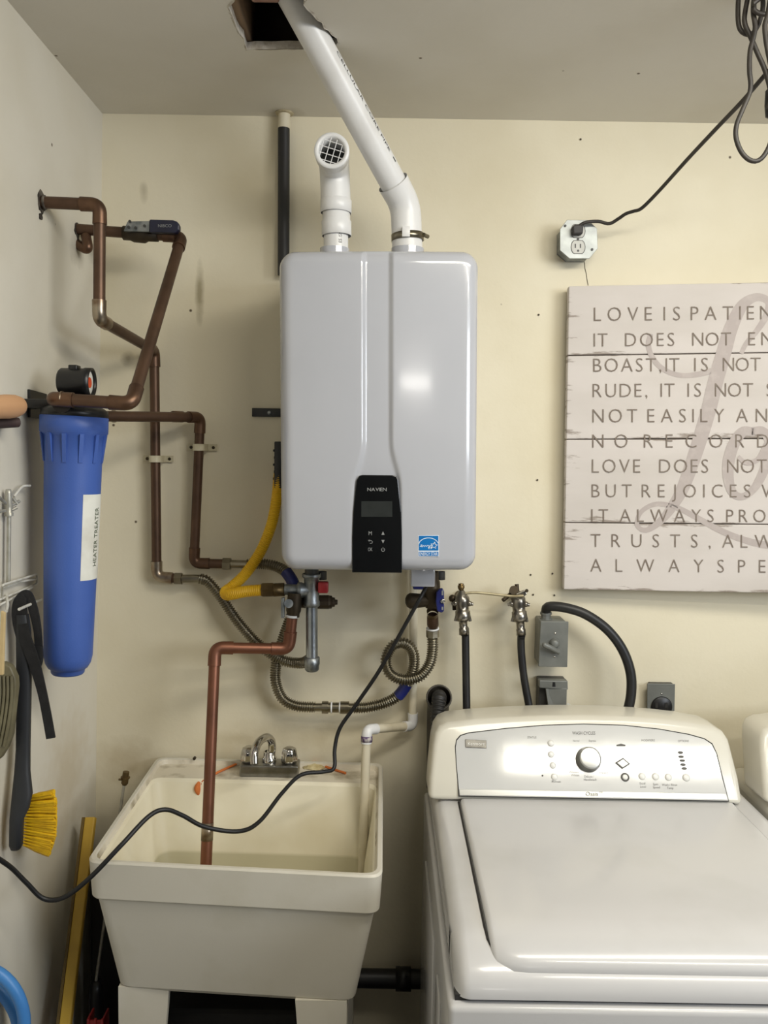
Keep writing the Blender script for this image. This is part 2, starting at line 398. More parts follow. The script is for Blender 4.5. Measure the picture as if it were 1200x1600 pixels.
mb = MB(); word_to(mb, 'NAVIEN', fnp, 574, 604, 767.3, 762, 0., 1.15); mb.build('brand_lettering', LOGO, cp)
mb = MB(); text_to(mb, 'M', fnp, 576, 581, 836, 830); mb.build('button_mark', GREYI, cp)
mb = MB(); text_to(mb, 'OK', fnp, 575, 582, 861, 855.5); mb.build('button_mark', GREYI, cp)
mb = MB().add([fnp(596, 835.5), fnp(601, 835.5), fnp(598.5, 830)], [(0, 1, 2)]); mb.build('button_mark', GREYI, cp)
mb = MB().add([fnp(596, 843.5), fnp(601, 843.5), fnp(598.5, 849)], [(0, 1, 2)]); mb.build('button_mark', GREYI, cp)
def ribbon(mb, pts, wd, fn):
    L = []; R = []
    for i, (x, y) in enumerate(pts):
        a = pts[max(0, i-1)]; b = pts[min(len(pts)-1, i+1)]; dx, dy = b[0]-a[0], b[1]-a[1]; l = math.hypot(dx, dy) or 1
        h = (wd[i] if isinstance(wd, (list, tuple)) else wd)/2; nx, ny = -dy/l*h, dx/l*h
        L.append(fn(x+nx, y+ny)); R.append(fn(x-nx, y-ny))
    n = len(pts); return mb.add(L+R, [[i, i+1, n+i+1, n+i] for i in range(n-1)])
mb = MB(); ribbon(mb, [(576, 844.5), (580, 844.5), (582, 846), (581.5, 848.5), (578, 849)], .8, fnp); mb.add([fnp(575, 844.5), fnp(577.5, 842.8), fnp(577.5, 846.2)], [(0, 1, 2)]); mb.build('button_mark', GREYI, cp)
mb = MB(); ribbon(mb, [(598.5+2.6*math.sin(a), 858.7-2.6*math.cos(a)) for a in [.7+i*(2*math.pi-1.4)/14 for i in range(15)]], .8, fnp); ribbon(mb, [(598.5, 855), (598.5, 858.5)], .8, fnp); mb.build('button_mark', GREYI, cp)
# energy sticker
fns = lambda x, y: hq(x, y, .0004)
mb = MB().prism([hq(x, y, .001) for x, y in ((653.6, 836.6), (685.6, 836.6), (685.6, 869.4), (653.6, 869.4))], (0, .004, 0)); st = mb.build('energy_sticker', mat('white_sticker', (236, 240, 244), .35), WH)
SBLUE = mat('sticker_blue', (0, 112, 184), .4, c2=(0, 104, 176), scale=30); SWH = mat('sticker_white', (228, 238, 246), .4)
mb = MB()
for (x0, y0, x1, y1) in ((654.3, 837.2, 685, 860.4), (654.3, 862, 685, 868.8)): mb.quad(*[hq(x, y, .0007) for x, y in ((x0, y0), (x1, y0), (x1, y1), (x0, y1))])
mb.build('blue_field', SBLUE, st)
mb = MB(); ribbon(mb, [(669.6+15.6*math.sin(a), 852-11.5*math.cos(a)) for a in [-1.45+i*2.75/20 for i in range(21)]], .9, fns)
text_to(mb, 'ENERGY STAR', fns, 655.4, 683.8, 867.8, 863.0)
star = []
for i in range(11):
    a = -math.pi/2 + .15 + i*math.pi/5; r = 5.6 if i % 2 == 0 else 2.5; star.append((678.5+r*math.cos(a), 852.3+r*math.sin(a)))
ribbon(mb, star, .9, fns)
ribbon(mb, [(656, 854), (659, 853), (660, 851.5), (658, 851), (657.6, 854), (660, 854.6), (662, 852), (663, 854.5), (664.5, 852), (666, 854.3), (667.5, 852), (669, 853.6), (670, 851.8), (671.5, 854), (670, 858), (669, 856), (672.5, 853), (674, 851), (675, 854), (673.5, 858), (673, 856), (676, 853)], .9, fns)
mb.build('white_emblem', SWH, st)
# white service box and fittings under the case
p0 = P(641, 893, -.20); p1 = P(677, 911, -.20)
MB().box((p0.x, -.26, p1.z), (p1.x, -.13, p0.z+.02), .003).build('junction_box', WHITEM, WH)
for (px, r) in ((523, .026), (637, .030)):
    a = P(px, 386, -.2); MB().cyl((a.x, -.2, a.z-.02), (a.x, -.2, a.z-.004), r+.008, seg=28).build('flue_collar', WHITEM, WH)
a = P(573, 385, -.3)
# mounting straps behind it
mb = MB().box(P(394, 651, -.005)-Vector((0, .004, 0)), P(470, 639, -.0005), .001); hs = mb.build('mounting_strap', BLACKP, WH)
sp = P(421, 645, -.005); mb = MB().lathe(sp+Vector((0, .002, 0)), sp-Vector((0, .02, 0)), [(0, .006), (.007, .0055), (.0085, .003), (.0086, 0)], 14); mb.build('screw', GALV, hs)
mb = MB()
pa = P(431, 690, -.02)
mb.box((pa.x+.0, -.05, P(431, 762, -.02).z), (pa.x+.02, -.006, pa.z), .002)
for i in range(5):
    z = pa.z - .02 - i*.018; mb.box((pa.x-.004+.003*(i % 2), -.045, z-.006), (pa.x, -.02, z), .0015)
mb.build('side_bracket', BLACKP, WH)
# ================================================================ vent pipes
yv = -.2
IV = thing('intake_vent', 'short white plastic intake vent elbow with round mesh screen on heater top', 'vent pipe', P(524, 384, yv))
pa, pb, pc = P(525, 386, yv), P(526, 352, yv), P(524, 280, yv)
MB().cyl(pa-Vector((0, 0, .01)), P(525, 350, yv), .0285, seg=28).build('pipe_stub', PVC, IV)
MB().lathe(P(526, 369, yv), P(525, 300, yv), [(0, .0335), (.001, .0345), (.032, .0345), (.036, .032), (.075, .0315)], 32).build('coupling', PVC, IV)
# the elbow turns up and then out toward the room
e0 = P(525, 325, yv); e1 = P(523, 262, yv)
ctrp = P(518.5, 236.5, yv-.105)
path = fillet([e0, e1, ctrp], .055, 12)
MB().tube(path[:-1]+[ctrp], .0345, 30, caps=False).build('elbow', PVC, IV)
axis = (ctrp-e1).normalized()
mb = MB().lathe(e0-Vector((0, 0, .012)), e0+Vector((0, 0, .05)), [(0, .0347), (.001, .0362), (.028, .0362), (.030, .0347)], 32); mb.build('collar_ring', PVC, IV)
mb = MB().lathe(ctrp-axis*.03, ctrp+axis*.1, [(0, .0347), (.001, .0375), (.034, .0385), (.036, .038), (.036, .0285), (.0, .028)], 36); mb.build('rim', PVC, IV)
mb = MB(); sx = axis.cross(Vector((0, 0, 1))).normalized(); sy = sx.cross(axis).normalized()
q1 = (sx*math.cos(.28)+sy*math.sin(.28)); q2 = axis.cross(q1)
for i in range(4):
    o = (i-1.5)*.0138+.002; h = math.sqrt(max(0, .0285**2-o*o))
    for d1, d2 in ((q1, q2), (q2, q1)): mb.cyl(ctrp+axis*.002+d1*o-d2*h, ctrp+axis*.002+d1*o+d2*h, .0009, seg=6)
mb.build('mesh_screen', PVC, IV)
mb = MB().lathe(ctrp-axis*.075, ctrp, [(0, 0), (0, .032), (.002, .032)], 24); mb.build('dark_interior', DKGREY, IV)
def onpipe(a, b, r, ang0, toward=None):
    """map (s metres along, arc metres round) to the pipe surface; ang0 measured from the camera-facing side"""
    a, b = Vector(a), Vector(b); ax = (b-a).normalized(); c = (CAM-(a+b)/2); c = (c-ax*c.dot(ax)).normalized(); t = ax.cross(c)
    return lambda s_, h: a + ax*s_ + (c*math.cos(ang0+h/r) + t*math.sin(ang0+h/r))*(r+.0004)
L = (P(525, 350, yv)-pa).length
mb = MB(); text_to(mb, 'ES ISN', onpipe(pa, P(525, 350, yv), .0285, .35), .004, .030, .0036, -.0036); mb.build('print', INK, IV)
EV = thing('exhaust_vent_pipe', 'long white plastic vent pipe slanting from heater up into ceiling hole', 'vent pipe', P(637, 386, yv))
b0 = P(637, 388, yv); b1 = P(634, 322, yv); top = PZ(490, 56, CZ); top2 = top + (top-b1).normalized()*.22
d = (top2-b1).normalized(); s0 = b1 + d*.055
MB().cyl(s0-d*.02, top2, .0302, seg=32).build('pipe', PVC, EV)
path = fillet([b0-Vector((0, 0, .02)), b1, b1+d*.062], .05, 12)
k = len(path)
MB().tube(path, .0352, 32, rf=lambda i, a: .0352 if i < k-1 else .0362, caps=False).build('elbow', PVC, EV)
cb = P(637, 374, yv); up = (b1-b0).normalized()
mb = MB().lathe(cb-up*.004, cb+up*.05, [(0, .0355), (0, .038), (.0155, .038), (.0155, .0355)], 32); clp = mb.build('hose_clamp', STEEL, EV)
mb = MB().box(cb+Vector((-.014, -.043, -.004)), cb+Vector((.004, -.034, .019)), .001); mb.build('clamp_buckle', PVC, clp)
mb = MB().cyl(cb+Vector((.036, -.02, .006)), cb+Vector((.046, -.004, .006)), .005, seg=8); mb.build('clamp_screw', STEEL, clp)
fn = onpipe(s0, top, .0302, 1.08); LL = (top-s0).length
mb = MB(); text_to(mb, 'CELLULAR CORE PIPE', lambda s_, h: fn(LL-s_, h), .045, .27, -.0035, .0035)
for i in range(int((LL-.315)/.016)): mb.quad(*[fn(LL-.285-i*.016-a, h) for a, h in ((0, -.002), (.008+.004*(i % 3 == 0), -.002), (.008+.004*(i % 3 == 0), .002), (0, .002))])
mb.build('print', INK, EV)
BP = thing('stack_pipe', 'slim black and white pipe running up wall to ceiling behind heater', 'pipe', P(443, 430, -.022))
yb = -.022
a, m_, t = P(443, 430, yb), P(443.5, 201, yb), P(444.5, 160, yb); t.z = CZ
mb = MB().cyl(a, m_, .0148, seg=18); mb.build('black_section', mat('scuffed_black_pipe', (34, 34, 36), .5, c2=(120, 118, 112), scale=40, lo=.66, hi=.74, stretch=(1, 1, .25)), BP)
MB().cyl(m_, t, .0150, seg=18).build('white_section', PVCOLD, BP)
MB().lathe(t-Vector((0, 0, .004)), t, [(0, .015), (.0005, .021), (.0035, .024), (.004, .015)], 18).build('ceiling_collar', mat('crumbled_caulk', (188, 176, 146), .9, c2=(140, 126, 100), scale=70, bump=.5), BP)
# ================================================================ copper supply pipes on the left
def ragged(mb, c, r, n=14):
    pts = [c + Vector((0, math.cos(2*math.pi*i/n)*r*random.uniform(.75, 1.25), math.sin(2*math.pi*i/n)*r*random.uniform(.75, 1.25))) for i in range(n)]
    return mb.prism(pts, (.003, 0, 0))
HOLEM = mat('dark_pipe_hole', (54, 48, 42), .95, c2=(120, 112, 100), scale=50)
wa = PX(64, 316, wallx(2.165)); wb = PX(120, 358, wallx(2.16))
for c, r in ((wa, .021), (wa+Vector((0, -.004, -.03)), .007), (wb, .019)):
    ragged(MB(), c-Vector((.001, 0, 0)), r).build('plaster_hole', HOLEM, wl)
rA = .0125
A = thing('copper_pipe', 'stepped copper pipe from upper left wall hole down to lower flexible connector', 'pipe', wa)
yA = wa.y
a1 = P(156, 320, yA); a2 = P(155, 499, yA); a3 = P(241, 548, -.035); a4 = P(245, 901, -.032); a5 = P(277, 904, -.032)
pipe_run(A, [wa, a1, a2, a3, a4, a5], rA, COPPER, COPPERJ, .026, mats={2: SOLDER, 4: SOLDER})
MB().lathe(wa+Vector((.006, 0, 0)), wa+Vector((.1, 0, 0)), [(0, .0125), (.0005, .0150), (.004, .0145), (.005, .0125)], 16).build('putty_ring', HOLEM, A)
mb = MB().lathe(a5-Vector((.006, 0, 0)), a5+Vector((.1, 0, 0)), [(0, .0125), (0, .0165), (.018, .0165), (.018, .0125)], 6, smooth=False); mb.build('coupling_nut', STEEL, A)
Bt = thing('copper_pipe', 'copper pipe with navy lever valve slanting down to the blue filter', 'pipe', wb)
yB = wb.y
b1_ = P(284, 370, yB); b2_ = P(206, 631, -.535); b3_ = P(80, 623, -.535); b4_ = b3_ + Vector((0, .06, 0))
pipe_run(Bt, [wb, b1_, b2_, b3_, b4_], .0125, COPPER, COPPERJ, .028)
sr = P(96, 623, -.535); MB().lathe(sr, sr+Vector((1, 0, 0)), [(0, .0125), (0, .0148), (.003, .0148), (.003, .0125)], 18).build('solder_ring', SOLDER, Bt)
v0, v1 = P(193, 364, yB), P(247, 367, yB); L = (v1-v0).length
mb = MB().lathe(v0, v1, [(0, .0125), (0, .0165), (L*.2, .0165), (L*.3, .02), (L*.62, .021), (L*.72, .0165), (L, .0160), (L, .0125)], 20); vb = mb.build('valve_body', DKBRASS, Bt)
n1, n2 = P(197, 353, yB-.03), P(234, 353, yB-.03)
mb = MB().prism([P(193, 361, yB-.03), P(199, 346, yB-.03), P(234, 345, yB-.03), P(233, 362, yB-.03)], (0, .010, 0), .001); lv = mb.build('lever_plate', GALV, Bt)
for px, py in ((203, 346), (201, 355), (212, 356), (226, 353)):
    c = P(px, py, yB-.031); MB().cyl(c, c+Vector((0, -.002, 0)), .0033, seg=10).build('rivet', DKGREY, lv)
mb = MB().prism([P(233, 342.5, yB-.034), P(270, 343.5, yB-.034), P(277, 346, yB-.034), P(280, 352, yB-.034), P(280, 359, yB-.034), P(274, 364, yB-.034), P(233, 363, yB-.034)], (0, .018, 0), .003, 2); gr = mb.build('lever_grip', mat('dark_navy_vinyl', (28, 30, 52), .4, c2=(22, 24, 40), scale=20), Bt)
mb = MB(); text_to(mb, 'NIBCO', lambda x, y: P(x, y, yB-.0346), 247, 268, 355, 350.4); mb.build('brand_lettering', GREYI, gr)
st0 = P(133, 388, yB-.01)
mb = MB().tube(fillet([P(134, 368, yB), P(139, 392, yB-.012), P(120, 381, yB+.01)], .02, 8), .0118, 16); mb.build('drain_stub', COPPERJ, Bt)
MB().cyl(P(122, 383, yB+.008), P(117, 372, yB+.015), .008, seg=14).build('stub_cap', SOLDER, Bt)
# pipe C: filter outlet to second flexible connector
c0 = P(112, 648, -.385); c1 = P(126, 650, -.345); c2_ = P(313, 652, -.045); c3 = P(303, 880, -.034); c4 = P(352, 881, -.034)
Ct = thing('copper_pipe', 'copper pipe from blue filter across the wall and down to upper connector', 'pipe', c3)
pipe_run(Ct, [c1, c2_, c3, c4], .0122, COPPER, COPPERJ, .026)
sr = P(177, 650.5, -.262); ax = (c2_-c1).normalized(); MB().lathe(sr, sr+ax, [(0, .0122), (0, .0145), (.003, .0145), (.003, .0122)], 18).build('solder_ring', SOLDER, Ct)
mb = MB().lathe(P(284, 651, -.09)-ax*.03, c2_, [(0, .0122), (.001, .0142), (.03, .0142), (.032, .0122)], 18); mb.build('repair_coupling', COPPERJ, Ct)
mb = MB().lathe(c4-Vector((.006, 0, 0)), c4+Vector((.1, 0, 0)), [(0, .0122), (0, .0165), (.02, .0165), (.02, .0122)], 6, smooth=False); mb.build('coupling_nut', STEEL, Ct)
# clips holding the pipes to the wall
CLIPM = mat('aged_white_plastic', (204, 196, 170), .5, c2=(180, 170, 140), scale=30)
def clip(px, py, r, label, y=-.034):
    c = P(px, py, y); t = thing('pipe_clip', label, 'pipe clip', (c.x, -.003, c.z), 'pipe clips on the wall')
    w2 = .0085; mb = MB()
    pts = [(c.x-.036, -.0045), (c.x-r-.002, -.0045)] + [(c.x+(r+.0015)*math.cos(a), y-(r+.0015)*math.sin(a)) for a in [math.pi-i*math.pi/10 for i in range(11)]] + [(c.x+r+.002, -.0045), (c.x+.036, -.0045)]
    inn = [(c.x+.036, -.0005), (c.x+r+.004, -.0005)] ; n = len(pts)
    o = [Vector((x, y_, c.z-w2)) for x, y_ in pts]; o2 = [Vector((x, y_, c.z+w2)) for x, y_ in pts]
    th = [Vector((c.x+(p.x-c.x)*1.0, p.y, p.z)) for p in o]
    mb.add(o+o2, [[i, i+1, n+i+1, n+i] for i in range(n-1)])
    o3 = [Vector((c.x+(x-c.x)*1.08, y_-.0025, c.z-w2)) for x, y_ in pts]; o4 = [Vector((c.x+(x-c.x)*1.08, y_-.0025, c.z+w2)) for x, y_ in pts]
    mb.add(o3+o4, [[i, i+1, n+i+1, n+i] for i in range(n-1)])
    for a_, b_ in ((o, o3), (o2, o4)): mb.add(a_+b_, [[i, i+1, n+i+1, n+i] for i in range(n-1)])
    mb.build('strap', CLIPM, t)
    for s_ in (-1, 1):
        e = Vector((c.x+s_*.029, -.0072, c.z)); MB().lathe(e, e+Vector((0, -.1, 0)), [(0, .0042), (.0008, .0040), (.0012, .0022), (.0008, 0)], 12).build('screw', DKBRASS, t)
clip(243, 717, .0128, 'cream pipe clip on the long left copper pipe')
clip(311, 699, .0125, 'cream pipe clip on the copper pipe nearer the heater', -.044)
# ================================================================ flexible connectors
FX1 = thing('flexible_connector', 'corrugated steel connector sagging from left copper pipe to galvanized drip leg', 'flexible hose', P(400, 1000, -.05))
f0 = a5+Vector((.012, 0, 0)); f1 = P(312, 904, -.036)
MB().cyl(f0, f1, .0105, seg=18).build('smooth_end', STEEL, FX1)
path = spline([f1, P(325, 909, -.038), P(345, 933, -.045), P(372, 972, -.055), P(405, 1008, -.06), P(440, 1031, -.062), P(470, 1036, -.075), P(484, 1030, -.1)], 14)
corr(MB(), path, .0125).build('corrugated_hose', STEEL, FX1)
FX2 = thing('flexible_connector', 'corrugated steel connector passing behind the yellow gas hose under heater corner', 'flexible hose', P(450, 890, -.06))
f0 = c4+Vector((.012, 0, 0)); f1 = P(386, 882, -.036)
MB().cyl(f0, f1, .0105, seg=18).build('smooth_end', STEEL, FX2)
path = spline([f1, P(410, 881, -.038), P(434, 886, -.045), P(450, 897, -.06), P(461, 915, -.085), P(464, 940, -.11)], 14)
corr(MB(), path, .0125).build('corrugated_hose', STEEL, FX2)
MB().tube(spline([P(447, 893, -.076), P(455, 905, -.086), P(460, 918, -.1)], 6), .0155, 14).build('label_band', BLUEVALVE, FX2)
FX3 = thing('flexible_connector', 'looped corrugated steel connector with union below heater and blue band', 'flexible hose', P(520, 1110, -.05))
path = spline([P(456, 958, -.055), P(449, 978, -.055), P(440, 1005, -.055), P(432, 1035, -.055), P(431, 1066, -.055), P(442, 1092, -.055), P(463, 1103, -.055), P(492, 1105, -.055)], 14)
corr(MB(), path, .0125).build('corrugated_hose', STEEL, FX3)
mb = MB().lathe(P(490, 1105, -.055), P(568, 1106, -.055), [(0, .0105), (.022, .0105), (.022, .0160), (.038, .0160), (.038, .013), (.07, .013), (.07, .0160), (.092, .0160), (.092, .0110), (.105, .0110), (.105, 0)], 16, smooth=False); un = mb.build('union_coupling', STEEL, FX3)
for px in (518, 531): 
    c = P(px, 1105.5, -.055); MB().lathe(c-Vector((.002, 0, 0)), c+Vector((.1, 0, 0)), [(0, .013), (0, .0148), (.004, .0148), (.004, .013)], 16).build('white_washer_ring', PVC, un)
path = spline([P(553, 1106, -.055), P(575, 1105, -.055), P(602, 1098, -.055), P(624, 1085, -.058), P(640, 1062, -.062), P(647, 1040, -.065), P(645, 1018, -.066), P(632, 1005, -.068), P(614, 1009, -.073), P(603, 1030, -.08), P(609, 1052, -.087), P(630, 1062, -.092), P(655, 1057, -.095), P(670, 1040, -.095), P(675.5, 1020, -.095), P(676, 998, -.095)], 14)
corr(MB(), path, .0128).build('corrugated_hose', STEEL, FX3)
MB().tube(spline([P(622, 1088, -.058), P(630, 1078, -.06), P(636, 1068, -.062)], 6), .0150, 14).build('blue_label_band', BLUEVALVE, FX3)
MB().cyl(P(676, 1002, -.095), P(676, 994, -.095), .0105, seg=16).build('smooth_end', STEEL, FX3)
# ================================================================ hot-side valve set (left) and gas drip leg
yg = -.13
DL = thing('gas_drip_leg', 'galvanized tee with long capped nipple hanging below the heater', 'gas fitting', P(487, 1045, yg))
g0, g1, g2, g3 = P(487, 896, yg), P(487, 948, yg), P(487.5, 1030, yg), P(487.5, 1048, yg)
mb = MB().lathe(g0, g1, [(0, .0215), (.001, .0235), (.008, .0235), (.012, .019), (.066, .0185), (.070, .0205), (.080, .0205), (.083, .0165)], 24); tee = mb.build('tee', GALV, DL)
t0 = P(466, 922, yg); mb = MB().lathe(P(487, 922, yg), t0-Vector((.01, 0, 0)), [(0, .018), (.022, .0175), (.024, .0195), (.034, .0195), (.036, .015)], 20); mb.build('side_outlet', GALV, tee)
MB().cyl(g1-Vector((0, 0, -.005)), g2, .0148, seg=24).build('nipple', mat('bright_galvanized', (176, 182, 188), .3, .95, (150, 156, 162), 30), DL)
mb = MB().lathe(g2+Vector((0, 0, .006)), g3, [(0, .0155), (.001, .0190), (.018, .0195), (.022, .0180), (.032, .0175), (.036, .014), (.037, 0)], 20); mb.build('cap', GALV, DL)
mb = MB().lathe(P(445, 921, yg), t0+Vector((.004, 0, 0)), [(0, .0135), (.04, .0135)], 20); mb.build('side_nipple', GALV, DL)
MB().cyl(P(487, 880, yg), g0+Vector((0, 0, -.003)), .017, seg=16).build('upper_nipple', DKGREY, DL)
MB().lathe(P(502, 893, yg+.05), P(502, 908, yg+.05), [(0, .014), (.02, .014), (.02, 0)], 14).build('sleeve', DKGREY, DL)
GAS = thing('gas_hose', 'yellow coated gas hose doubling back to brass nut under the heater', 'gas hose', P(355, 930, -.08))
path = spline([P(436, 740, -.035), P(432, 780, -.04), P(424, 820, -.045), P(408, 860, -.055), P(384, 896, -.065), P(362, 917, -.075), P(353, 924, -.085), P(354, 929, -.1), P(364, 928, -.118), P(384, 924, -.128), P(410, 922, yg)], 16)
corr(MB(), path, .0140, .0009, .0046).build('coated_tube', YELG, GAS)
mb = MB().lathe(P(409, 922, yg), P(447, 921, yg), [(0, .0135), (0, .0175), (.003, .0185), (.029, .0185), (.032, .0150)], 6, smooth=False); mb.build('brass_nut', BRASS, GAS)
mb = MB().lathe(P(428, 922, yg), P(447, 921, yg), [(0, .0165), (.026, .0165), (.026, 0)], 20); mb.build('brass_adapter', BRASS, GAS)
yh = -.17
HV = thing('isolation_valve', 'dark brass valve with red tab and steel lever beside galvanized drip leg', 'valve', P(460, 965, yh))
h0, h1 = P(461, 926, yh+.03), P(458, 962, yh+.03)
mb = MB().lathe(h0, h1, [(0, .017), (.03, .0185), (.045, .0185), (.052, .016), (.06, .016)], 20); hvb = mb.build('valve_body', DKBRASS, HV)
mb = MB().lathe(P(452, 940, yh+.065), P(535, 941, yh+.075), [(0, .015), (.055, .016), (.07, .0165), (.072, .0175), (.098, .0178), (.102, .0165), (.106, .0165), (.108, .0125), (.114, .0115), (.115, .007), (.121, .006), (.121, 0)], 12, smooth=False); mb.build('drain_port', DKBRASS, HV)
MB().box(P(497, 926, yh+.025)-Vector((0, .01, 0)), P(513, 909, yh+.025)+Vector((0, .012, 0)), .003).build('red_tab', REDP, HV)
MB().prism([P(439, 935, yh-.005), P(444, 934, yh-.005), P(444, 966, yh-.005), P(439, 966, yh-.005)], (0, .014, 0), .001).build('steel_lever', GALV, HV)
MB().cyl(P(451, 943, yh-.006), P(451, 943, yh+.02), .011, seg=18).build('stem_cap', GALV, HV)
mb = MB().lathe(P(457, 960.5, yh+.03), P(456.5, 966, yh+.03), [(0, .0160), (0, .0172), (.006, .0172), (.006, .016)], 20); mb.build('white_seal_ring', PVC, HV)
# relief copper down into the sink
RL = thing('copper_pipe', 'bright copper relief pipe bending down from valve into the white sink', 'pipe', P(322, 1355, -.4))
r0 = P(456.5, 965, yh+.03); r1 = P(451, 1014, yh+.03); r2 = P(336, 1012, yh-.01); r3 = P(321, 1372, -.30)
pipe_run(RL, [r0, r1, r2, r3], .0135, COPPER2, COPPER2, .028)
dd = (r3-r2).normalized(); MB().lathe(P(323, 1320, -.285)-dd*.05, r3, [(0, .0135), (0, .0142), (.04, .0142), (.04, .0135)], 18).build('tarnished_band', SOLDER, RL)
# ================================================================ cold-side valve set (right)
yc = -.17
CV = thing('isolation_valve', 'dark brass valve with navy blue lever beneath heater right side', 'valve', P(676, 990, yc))
k0, k1 = P(675, 893, yc+.03), P(675, 952, yc+.03)
mb = MB().lathe(k0, k1, [(0, .0165), (.02, .0165), (.025, .020), (.062, .021), (.07, .0175), (.09, .016)], 20); mb.build('valve_body', DKBRASS, CV)
mb = MB().lathe(P(675, 938, yc+.03), P(634, 939, yc+.03), [(0, .015), (.02, .0165), (.034, .018), (.05, .0195), (.055, .0195), (.062, .015), (.066, .006), (.066, 0)], 14); mb.build('drain_port', DKBRASS, CV)
mb = MB().box(P(645, 920, yc+.03)-Vector((0, .012, 0)), P(672, 911, yc+.03)+Vector((0, .012, 0)), .003); mb.build('navy_tab', BLUEVALVE, CV)
MB().lathe(P(688, 893, yc+.05), P(688, 908, yc+.05), [(0, .012), (.02, .012), (.02, 0)], 14).build('sleeve', DKGREY, CV)
mb = MB().prism([P(x, y, yc-.01) for x, y in ((686, 921), (692, 920), (694, 924), (694, 955), (690, 958), (683, 955), (681, 940), (682, 926))], (0, .016, 0), .0025, 2); lvr = mb.build('navy_lever', BLUEVALVE, CV)
c = P(692, 939.5, yc-.0115); MB().lathe(c, c+Vector((0, -.1, 0)), [(0, .006), (.002, .006), (.003, .004), (.002, 0)], 6, smooth=False).build('nut', CHROME, lvr)
mb = MB()
for yy0, yy1 in ((923, 930), (948, 953)): mb.quad(*[P(x, y, yc-.0105) for x, y in ((690, yy0), (692.5, yy0), (692.5, yy1), (690, yy1))])
mb.build('pale_mark', GREYI, lvr)
yk = -.11
mb = MB().lathe(P(676, 955, -.14), P(676, 962, -.125), [(0, .0150), (.014, .0135), (.02, .0135)], 18); mb.build('nipple', BRASS, CV)
mb = MB().lathe(P(676, 962, -.125), P(676.5, 983, -.1), [(0, .0135), (.005, .0145), (.03, .0150), (.034, .0135)], 18); mb.build('copper_adapter', COPPER, CV)
mb = MB().lathe(P(676, 981, -.10), P(676, 990, -.098), [(0, .0135), (0, .0165), (.004, .0165), (.004, .0135)], 18); mb.build('white_seal_ring', PVC, CV)
mb = MB().lathe(P(676, 984, -.098), P(676, 1000, -.096), [(0, .0150), (.001, .0165), (.018, .0165), (.024, .012)], 8, smooth=False); mb.build('coupling_nut', STEEL, CV)
# ================================================================ condensate drain
CD = thing('condensate_drain_pipe', 'thin yellowed plastic drain pipe stepping left and down into the sink', 'pipe', P(573, 1360, -.06))
yd = -.028
pipe_run(CD, [P(646.5, 880, yd), P(645, 1134, yd), P(573, 1140, -.15), P(566, 1366, -.20)], .0112, PVCOLD, PVC, .022)
mb = MB().lathe(P(573, 1150, -.1525), P(572.5, 1200, -.163), [(0, .0137), (.0, .0142), (.014, .0142), (.014, .0137)], 16); mb.build('purple_primer_band', mat('purple_primer', (84, 62, 104), .6, c2=(196, 190, 184), scale=60, lo=.45, hi=.6), CD)
# ================================================================ power cord of the heater
CORD = mat('black_cord', (20, 20, 22), .5, c2=(14, 14, 16), scale=10)
path = spline([P(672, 905, -.2), P(658, 932, -.235), P(645, 955, -.235), P(620, 1000, -.22), P(590, 1052, -.2), P(555, 1103, -.19), P(531, 1138, -.19), P(523, 1170, -.2), P(522, 1200, -.22), P(505, 1206, -.24), P(470, 1211, -.27), P(440, 1240, -.33), P(405, 1284, -.41), P(372, 1299, -.46), P(320, 1292, -.49), P(285, 1274, -.51), P(258, 1265, -.53), P(232, 1276, -.55), P(190, 1320, -.60), P(140, 1372, -.63), P(100, 1402, -.635), P(68, 1404, -.64), P(40, 1378, -.655), P(10, 1350, -.68), P(-40, 1325, -.74), P(-110, 1330, -.86)], 10)
o = MB().tube(resample(path, .006), .0047, 10).build('power_cord', CORD); tag(o, 'long black cord draped from heater across sink to the left wall', 'cord')
# ================================================================ blue filter
BLU = mat('blue_filter_plastic', (70, 102, 180), .45, c2=(62, 92, 168), scale=5, bump=.12, bscale=300)
yf = -.45
ft, fb = P(116.5, 650, yf), P(106, 1052, yf); fax = (fb-ft).normalized(); FL_ = (fb-ft).length
FI = thing('water_filter', 'tall blue cylindrical water filter with black head hanging on left wall', 'water filter', fb)
prof = [(0, .0), (0, .064), (.002, .067), (.034, .067), (.040, .060), (.085, .058), (.10, .0565), (.2, .0550), (.44, .0500), (FL_-.040, .0488), (FL_-.024, .0455), (FL_-.014, .0400), (FL_-.011, .0350), (FL_-.0105, .0345), (FL_-.003, .0335), (FL_, .031), (FL_, 0)]
sump = MB().lathe(ft, fb, prof, 48).build('sump', BLU, FI)
nn = fax.orthogonal().normalized(); bb = fax.cross(nn)
for k in range(12):
    a = 2*math.pi*k/12+.2; dr = nn*math.cos(a)+bb*math.sin(a); tg = fax.cross(dr)
    c0_ = ft+fax*.036+dr*.0605; c1_ = ft+fax*.094+dr*.0575
    mb = MB(); w_ = .004
    vs8 = [c0_-tg*w_, c0_+tg*w_, c0_+tg*w_+dr*.006, c0_-tg*w_+dr*.006, c1_-tg*w_, c1_+tg*w_, c1_+tg*w_+dr*.0015, c1_-tg*w_+dr*.0015]
    mb.add(vs8, [(0, 1, 2, 3), (4, 7, 6, 5), (0, 4, 5, 1), (1, 5, 6, 2), (2, 6, 7, 3), (3, 7, 4, 0)]); mb.build('rib', BLU, sump)
hd = MB().lathe(ft-fax*.034, fb, [(0, 0), (0, .030), (.010, .045), (.018, .060), (.022, .0655), (.034, .0665), (.036, .064)], 40).build('filter_head', BLACKP, FI)
hc_ = ft-fax*.02
MB().cyl(hc_+Vector((0, -.07, .002)), hc_+Vector((0, .085, .002)), .019, seg=18).build('port', BLACKP, hd)
bx = PX(49, 630, -.738)
zc = hc_.z; xw = wallx(zc)
